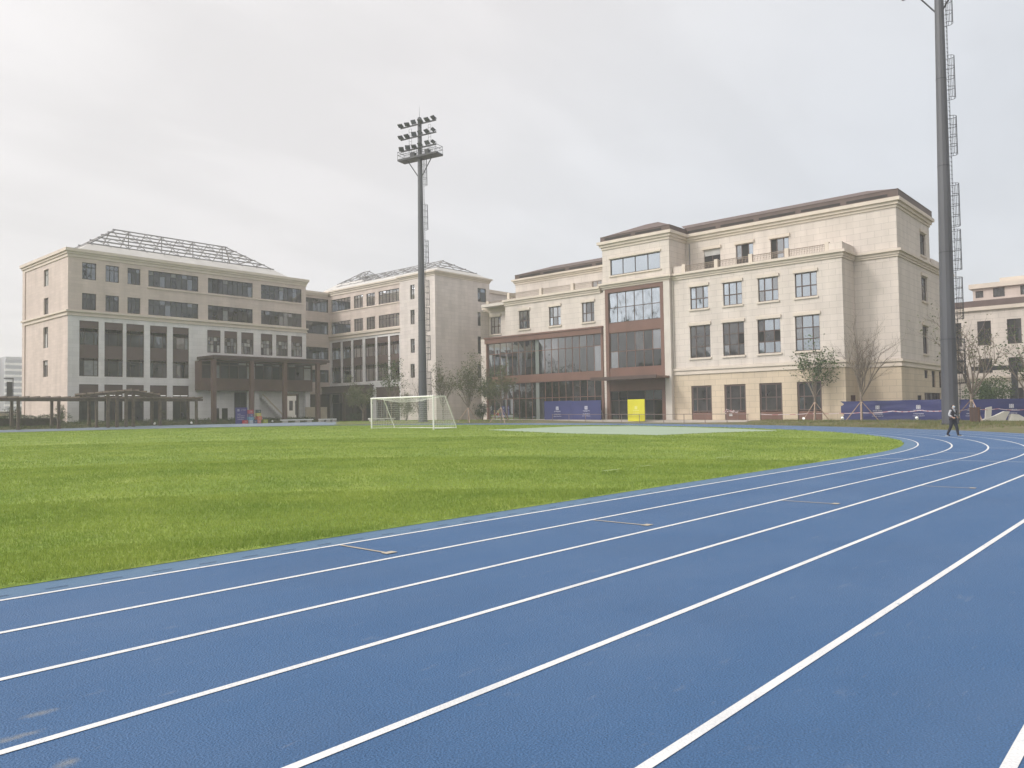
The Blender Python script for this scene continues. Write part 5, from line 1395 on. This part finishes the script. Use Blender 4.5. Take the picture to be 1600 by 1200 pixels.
# small white garden floodlights
fl0 = None
for (x, y, lab) in ((40.56, 92.0, "small white garden floodlight in the planting left of the portico"), (45.02, 92.0, "small white garden floodlight at the end of the pergola"), (56.05, 92.1, "small white garden floodlight right of the coloured boxes"), (72.2, 28.0, "small white floodlight at the foot of the leafy tree"), (74.6, 25.3, "small white floodlight at the corner of the blue hoarding"), (74.3, 18.9, "small white floodlight on the grass before the long blue hoarding")):
    if fl0 is None:
        fl0 = thing("garden_floodlight", lab, "floodlight", (0, 0, 0), "small garden floodlights")
        q = MB(); q.tube((0, 0, 0), (0, 0, .2), .02, .02, "mast_dark", 6); q.build("stem", fl0)
        q = MB(); q.tube((-.09, -.02, .2), (.10, .02, .30), .10, .13, "white_paint", 10); q.build("lamp_head", fl0)
        fl0.location = gl(x, y)
    else:
        dup(fl0, gl(x, y), lab, rotz=random.uniform(0, 6))
# thin rail before the hall
gr = thing("guard_rail", "thin brown metal rail on slim posts before the cream hall", "rail", (72.5, 46, .5))
q = MB(); q.tube((72.5, 33.5, 1.12), (72.5, 58.1, 1.34), .03, .03, "rail_metal", 6); q.build("top_rail", gr)
yps = [58.05, 55.6, 53.2, 50.8, 48.3, 46.0, 43.0, 40.6, 38.2, 35.8, 33.6]
for y in yps:
    q = MB(); q.tube((72.5, y, z1(72.5, y)), (72.5, y, 1.12 + (y - 33.5) * .00894), .03, .03, "rail_metal", 6); q.build("post", gr)
# crowd barrier with a heap of tape and a small notice
cbz = z1(75.0, 36.5)
ba = thing("crowd_barrier", "metal crowd barrier hung with red and white tape by the sand coloured wall", "barrier", (75, 36.5, cbz))
q = MB()
for y in (35.85, 37.2): q.tube((75, y, cbz + .02), (75, y, cbz + 1.05), .02, .02, "rail_metal", 6)
for z in (.15, 1.05): q.tube((75, 35.85, cbz + z), (75, 37.2, cbz + z), .02, .02, "rail_metal", 6)
for i in range(1, 9): q.tube((75, 35.85 + i * .15, cbz + .15), (75, 35.85 + i * .15, cbz + 1.05), .009, .009, "rail_metal", 4)
q.build("frame", ba)
q = MB(); rn = random.Random(4)
for i in range(26):
    y = 35.9 + rn.random() * 1.25; z = cbz + .92 + rn.gauss(0, .06)
    q.bar((74.95 + rn.gauss(0, .05), y, z), (74.93 + rn.gauss(0, .06), y + rn.gauss(0, .2), z + rn.gauss(0, .07)), .05, .05, rn.choice(("tape_white", "tape_white", "tape_red")))
q.build("tape_heap", ba)
q = MB(); q.box(74.94, 74.96, 36.4, 36.75, cbz + .45, cbz + .72, "blind_white"); q.build("notice", ba)
# red and white tape strung along the verge
tp = [(72.88, 32.49, 1.11), (73.63, 30.45, 1.05), (74.44, 28.47, 1.11), (75.09, 27.74, 1.09), (75.7, 25.97, 1.09), (75.6, 24.1, 1.12), (74.2, 20.83, 1.24), (69.5, 17.48, 1.29), (62.9, 13.55, 1.34), (69.35, 13.85, 1.39), (72.58, 12.47, 1.32), (75.13, 11.12, 1.21)]
tt = MB(); k = 0
for a, b in zip(tp[:-1], tp[1:]):
    a, b = Vector(a), Vector(b); n = max(2, int((b - a).length / .45))
    for i in range(n):
        f0_, f1_ = i / n, (i + 1) / n
        sg = lambda f: -.10 * 4 * f * (1 - f) * min(1, (b - a).length / 4)
        p0, p1 = a.lerp(b, f0_) + Vector((0, 0, sg(f0_))), a.lerp(b, f1_) + Vector((0, 0, sg(f1_)))
        h_ = Vector((0, 0, .03))
        tt.face([p0 - h_, p1 - h_, p1 + h_, p0 + h_], ("tape_white", "tape_white", "tape_red")[k % 3]); k += 1
tag(tt.build("barrier_tape"), "red and white barrier tape strung from tree to tree past the blue hoarding", "tape")
# long printed fabric hoarding on posts
def fabric(label, pts, zt, logos, seed):
    rn = np.random.default_rng(seed)
    t_ = thing("hoarding_fence", label, "hoarding", (pts[0][0], pts[0][1], z1(*pts[0])), "blue fabric hoardings by the track")
    V, F = [], []
    L = [0]
    for a, b in zip(pts[:-1], pts[1:]): L.append(L[-1] + math.hypot(b[0] - a[0], b[1] - a[1]))
    def at(s):
        for i in range(len(pts) - 1):
            if s <= L[i + 1] + 1e-6:
                f = (s - L[i]) / (L[i + 1] - L[i]); a, b = pts[i], pts[i + 1]
                n_ = Vector((-(b[1] - a[1]), b[0] - a[0], 0)).normalized()
                if n_.x > 0: n_ = -n_
                return a[0] + (b[0] - a[0]) * f, a[1] + (b[1] - a[1]) * f, n_
    ns, nz_ = int(L[-1] / .16), 14
    ph = rn.uniform(0, 6, 5)
    def disp(s, t):
        e = .5 + .5 * math.sin(s * .9 + ph[0])
        return .014 * math.sin(11 * t + 1.6 * math.sin(s * .7 + ph[1]) + s * .5) * e + .012 * math.sin(23 * t - s * 1.1 + ph[2]) * (1 - e) + .008 * math.sin(s * 3.3 + ph[3])
    def pt(s, t, o=0.0):
        x, y, n_ = at(s); g0 = z1(x, y) + .02; zt_ = zt - .02 * abs(math.sin(s * math.pi / 3.0)) * (1 if t > .5 else 0)
        d_ = disp(s, t) + o
        return (x + n_.x * d_, y + n_.y * d_, g0 + (zt_ - g0) * t)
    mb = MB()
    for i in range(ns + 1):
        for j in range(nz_ + 1): mb.v.append(pt(L[-1] * i / ns, j / nz_))
    k = mb.m("hoard_blue")
    for i in range(ns):
        for j in range(nz_):
            a = i * (nz_ + 1) + j; mb.f.append((a, a + nz_ + 1, a + nz_ + 2, a + 1)); mb.mi.append(k)
    mb.build("fabric", t_, smooth=True)
    mb = MB(); s = 0
    while s < L[-1]:
        x, y, n_ = at(s); mb.tube((x - n_.x * .08, y - n_.y * .08, z1(x, y)), (x - n_.x * .08, y - n_.y * .08, zt + .03), .025, .025, "steel_grey", 6); s += 3
    mb.build("post", t_)
    for i, s in enumerate(logos):
        x, y, n_ = at(s); g0 = z1(x, y)
        P_ = lambda u, v: pt(s + u, (v - g0) / (zt - g0), .035)
        sign_set(t_, P_, 0, g0 + (zt - g0) * .66, .8, "print_white", seed * 10 + i)
fabric("wrinkled blue fabric hoarding with white emblems left of the thick mast", [(76.0, 25.9), (75.8, 16.2)], 2.2, (3.3, 6.75), 2)
fabric("wrinkled blue fabric hoarding behind the broken stone slabs at the right edge", [(75.9, 15.9), (78.6, 10.8), (83, 2.0)], 2.15, (.9, 3.95), 3)
# rusty cabinet and broken slabs
cbx = gl(68.3, 13.35)
rb = thing("utility_cabinet", "rust brown utility cabinet standing right of the walking person", "cabinet", cbx)
q = MB(); q.box(68.0, 68.62, 13.0, 13.6, cbx[2], 1.42, "rust_box"); q.build("body", rb)
q = MB(); q.box(67.94, 68.68, 12.94, 13.66, 1.42, 1.47, "dark_brown"); q.build("lid", rb)
q = MB(); q.box(67.97, 67.998, 13.05, 13.28, cbx[2] + .1, 1.36, "dark_brown"); q.box(67.97, 67.998, 13.32, 13.55, cbx[2] + .1, 1.36, "dark_brown"); q.build("door", rb)
def slab(label, P_, th=.12):
    t_ = thing("stone_slab", label, "stone slab", P_[0], "broken stone slabs on the verge")
    P_ = [Vector(p_) for p_ in P_]; nn = (P_[1] - P_[0]).cross(P_[2] - P_[0]).normalized()
    if nn.x < 0: nn = -nn
    mb = MB(); a = P_; b = [p_ + nn * th for p_ in P_]; n = len(a)
    mb.face(a, "pale_concrete"); mb.face(b[::-1], "pale_concrete")
    for i in range(n): mb.face([a[i], a[(i + 1) % n], b[(i + 1) % n], b[i]], "pale_concrete")
    mb.build("body", t_)
zz = z1(72, 12.5)
slab("upright pale stone slab shard beside the rusty cabinet", [(71.30, 13.18, zz - .05), (71.62, 12.85, zz - .05), (71.66, 12.75, 1.50), (71.34, 13.10, 1.40)])
slab("flat pale stone slab with a sloping edge lying before the blue hoarding", [(71.05, 13.43, zz - .1), (72.32, 12.07, zz - .12), (72.62, 11.7, 1.09), (72.3, 12.0, 1.10), (71.7, 12.65, .72), (71.1, 13.3, .47)], .25)
slab("low pale stone slab tilted at the right picture edge", [(72.5, 11.75, zz - .1), (73.6, 10.6, zz - .1), (73.5, 10.8, .55), (73.1, 11.18, .84), (72.7, 11.6, .90)], .3)
# street lamp with a dark banner, low shed and fence beyond the hedge
lp = thing("street_lamp", "thin lamp post with a dark banner left of the grey and tan school", "street lamp", gl(31.7, 112))
q = MB(); q.tube((31.7, 112, z1(31.7, 112)), (31.7, 112, 6.9), .07, .05, "mast_dark", 8); q.build("post", lp)
q = MB(); q.box(31.0, 31.62, 111.97, 112.03, 4.2, 6.5, "mast_dark"); q.build("banner", lp)
q = MB(); q.box(30.7, 31.75, 111.9, 112.1, 6.86, 6.98, "mast_dark"); q.build("lamp_head", lp)
sh = thing("garden_shed", "low pale building behind the hedge at the far left", "shed", (38, 130, .9))
q = MB(); q.box(33.5, 40.2, 130, 134, .5, 2.7, "cream_stone"); q.build("wall", sh); q = MB(); q.prism([(33.2, 129.7), (40.5, 129.7), (40.5, 134.2), (33.2, 134.2)], 2.7, 3.0, "roof_screed"); q.box(40.5, 47, 129, 134, .5, 3.5, "roof_brown"); q.build("roof", sh)
fe = thing("metal_fence", "dark metal rail fence behind the hedge at the far left", "fence", (26, 118, .9))
q = MB()
for z in (2.2, 2.75): q.tube((8, 118, z), (38, 118, z), .04, .04, "mast_dark", 5)
q.build("rail", fe)
q = MB()
for i in range(13): q.tube((8 + i * 2.5, 118, .8), (8 + i * 2.5, 118, 2.9), .05, .05, "mast_dark", 5)
q.build("post", fe)

# ------------------------------------------------------------------ the walking person
mat("skin", (.48, .30, .215), .6); mat("hair", (.018, .015, .014), .6); mat("vest", (.030, .028, .032), .8); mat("shirt", (.44, .44, .46), .8); mat("trousers", (.022, .024, .034), .8); mat("shoe", (.02, .02, .02), .5); mat("sole", (.5, .5, .5), .6); mat("mask", (.62, .68, .72), .7); mat("badge", (.6, .62, .66), .5)
V_, E_, Rr = [], [], []
def vx(p, r, par=None):
    V_.append(p); Rr.append(r)
    if par is not None: E_.append((par, len(V_) - 1))
    return len(V_) - 1
pel = vx((0, 0, .90), .125)
sp1 = vx((.0, 0, 1.05), .125, pel); sp2 = vx((.02, 0, 1.22), .140, sp1); ch = vx((.02, 0, 1.36), .115, sp2)
nk = vx((.025, 0, 1.45), .058, ch); nk2 = vx((.04, 0, 1.51), .056, nk); hd0 = vx((.055, 0, 1.575), .088, nk2); hd1 = vx((.06, 0, 1.65), .086, hd0)
def arm(s, el, wr, pm_, grip):
    sh_ = vx((.02, s * .175, 1.375), .058, ch); e = vx(el, .044, sh_); mid = vx(tuple((a + b) / 2 for a, b in zip(el, wr)), .040, e); w_ = vx(wr, .028, mid); p_ = vx(pm_, .034, w_)
    d = (Vector(pm_) - Vector(wr)).normalized(); side = Vector((0, 0, 1)).cross(d).normalized(); upv = d.cross(side)
    for k in range(4):
        o = (k - 1.5) * .019; L = (.062, .074, .070, .052)[k]
        a = Vector(pm_) + d * .03 + upv * o; b = a + d * L * .55 - side * s * .012; c = b + d * L * .35 - side * s * .03
        i1 = vx(tuple(a), .0095, p_); i2 = vx(tuple(b), .0088, i1); vx(tuple(c), .0075, i2)
    t0_ = vx(tuple(Vector(pm_) - d * .005 + upv * .032 - side * s * .012), .011, p_); vx(tuple(Vector(pm_) + d * .038 + upv * .045 - side * s * .03), .009, t0_)
arm(-1, (-.01, -.265, 1.125), (.17, -.205, .985), (.235, -.175, .955), 0)
arm(1, (-.06, .255, 1.12), (.12, .24, .96), (.18, .225, .92), 0)
def leg(s, kn, an, toe):
    hp = vx((0, s * .085, .83), .098, pel); th_ = vx(tuple((a * .5 + b * .5) for a, b in zip((0, s * .09, .83), kn)), .086, hp); k = vx(kn, .062, th_)
    cf = vx(tuple(a * .62 + b * .38 for a, b in zip(kn, an)), .058, k); a_ = vx(an, .042, cf); hl = vx((an[0] - .015, an[1], an[2] - .055), .036, a_); vx(toe, .030, hl)
leg(1, (.13, .10, .475), (.19, .115, .10), (.36, .15, .04))
leg(-1, (-.06, -.11, .47), (-.24, -.13, .125), (-.09, -.15, .035))
pme = D.meshes.new("person_cage"); pme.from_pydata(V_, E_, []); pme.update()
po = D.objects.new("person_cage", pme); COL.objects.link(po)
smod = po.modifiers.new("skin", "SKIN"); smod.use_smooth_shade = True
sv_ = pme.skin_vertices[0].data
for i, r in enumerate(Rr): sv_[i].radius = (r, r)
for i in (sp1, sp2, ch): sv_[i].radius = (Rr[i] * .9, Rr[i] * 1.28)
sv_[pel].radius = (.13, .165)
sv_[pel].use_root = True
ss_ = po.modifiers.new("sub", "SUBSURF"); ss_.levels = 2; ss_.render_levels = 2
dg = bpy.context.evaluated_depsgraph_get(); dg.update()
bme = D.meshes.new_from_object(po.evaluated_get(dg))
D.objects.remove(po)
PX, PY = 46.55, 10.1
PLOC = (PX, PY, z1(PX, PY) + TZ)
person = thing("person", "person in dark vest, pale sleeves and face mask striding across the blue track", "person", (0, 0, 0))
bme.name = "body"; bo = D.objects.new("body", bme); COL.objects.link(bo); bo.parent = person
bme.materials.clear(); bme.materials.append(MATS["skin"])
bme.polygons.foreach_set("use_smooth", [True] * len(bme.polygons))
# shrink the face a little towards a real profile: brow, nose and chin
for v in bme.vertices:
    x, y, z = v.co
    if z > 1.53:
        v.co.y *= .86
        if x > .06 and abs(y) < .03: v.co.x += .018 * math.exp(-((z - 1.585) / .02) ** 2) + .008 * math.exp(-((z - 1.52) / .02) ** 2) - .008 * math.exp(-((z - 1.615) / .014) ** 2)
def shell(name, test, off, m):
    co = [v.co.copy() for v in bme.vertices]; no = [v.normal.copy() for v in bme.vertices]
    fs = [p.vertices[:] for p in bme.polygons if test(p.center)]
    used = sorted({i for f in fs for i in f}); mp_ = {i: k for k, i in enumerate(used)}
    me = D.meshes.new(name); me.from_pydata([tuple(co[i] + no[i] * off) for i in used], [], [tuple(mp_[i] for i in f) for f in fs])
    me.materials.append(MATS[m]); me.polygons.foreach_set("use_smooth", [True] * len(fs)); me.update()
    o = D.objects.new(name, me); COL.objects.link(o); o.parent = person
    so = o.modifiers.new("thickness", "SOLIDIFY"); so.thickness = .006; so.offset = 0
    return o
tor = lambda c: .93 < c.z < 1.45 and abs(c.y) < .175 and not (c.z < 1.2 and abs(c.y) > .158)
shell("trousers", lambda c: .11 < c.z < .97 and not (abs(c.y) > .155 and c.z > .86), .014, "trousers")
shell("shirt", lambda c: 1.04 < c.z < 1.47 and not tor(c) or (1.36 < c.z < 1.475 and abs(c.y) < .09), .009, "shirt")
shell("vest", lambda c: (tor(c) or (.84 < c.z <= .96 and abs(c.y) < .19)) and not (c.x > .05 and abs(c.y) < .05 + .25 * (c.z - 1.28) and c.z > 1.25), .026, "vest")
shell("shirt_front", lambda c: tor(c) and c.x > .05 and abs(c.y) < .07 + .25 * max(0, c.z - 1.28) and c.z > 1.22, .010, "shirt")
shell("shoe", lambda c: c.z < .125, .008, "shoe")
shell("hair", lambda c: (c.z > 1.64 and c.x > .09) or (c.z > 1.56 and c.x < .065) or (c.z > 1.65), .016, "hair")
shell("face_mask", lambda c: c.x > .062 and 1.505 < c.z < 1.60 and abs(c.y) < .075, .009, "mask")
q = MB()
for s in (-1, 1):
    q.tube((.131, s * .031, 1.618), (.142, s * .031, 1.618), .012, .010, "hair", 8)
q.build("eye", person)
q = MB(); q.bar((.12, -.05, 1.37), (.15, -.03, 1.16), .012, .004, "badge"); q.box(.155, .162, -.06, .0, 1.07, 1.16, "badge"); q.build("name_badge", person)
q = MB()
for (s, x0) in ((1, .27), (-1, -.34)):
    q.box(x0 - .05, x0 + .2, s * .105 - .045, s * .105 + .05, .0, .02, "sole")
q.build("sole", person)
person.location = PLOC; person.rotation_euler = (0, 0, rad(-116)); person.scale = (.99,) * 3

# ------------------------------------------------------------------ haze
hm = D.materials.new("haze"); hm.use_nodes = True
t = hm.node_tree; t.nodes.clear()
o_ = N(t, "ShaderNodeOutputMaterial"); pv_ = N(t, "ShaderNodeVolumePrincipled")
pv_.inputs["Color"].default_value = (0.92, 0.925, 0.95, 1); pv_.inputs["Density"].default_value = 0.00105; pv_.inputs["Anisotropy"].default_value = 0.0
lk(t, pv_.outputs[0], o_.inputs["Volume"])
MATS["haze"] = hm
q = MB(); q.box(-3020, 3020, -3020, 3020, -1.5, 58, "haze")
hz_ = q.build("haze", kind="stuff")
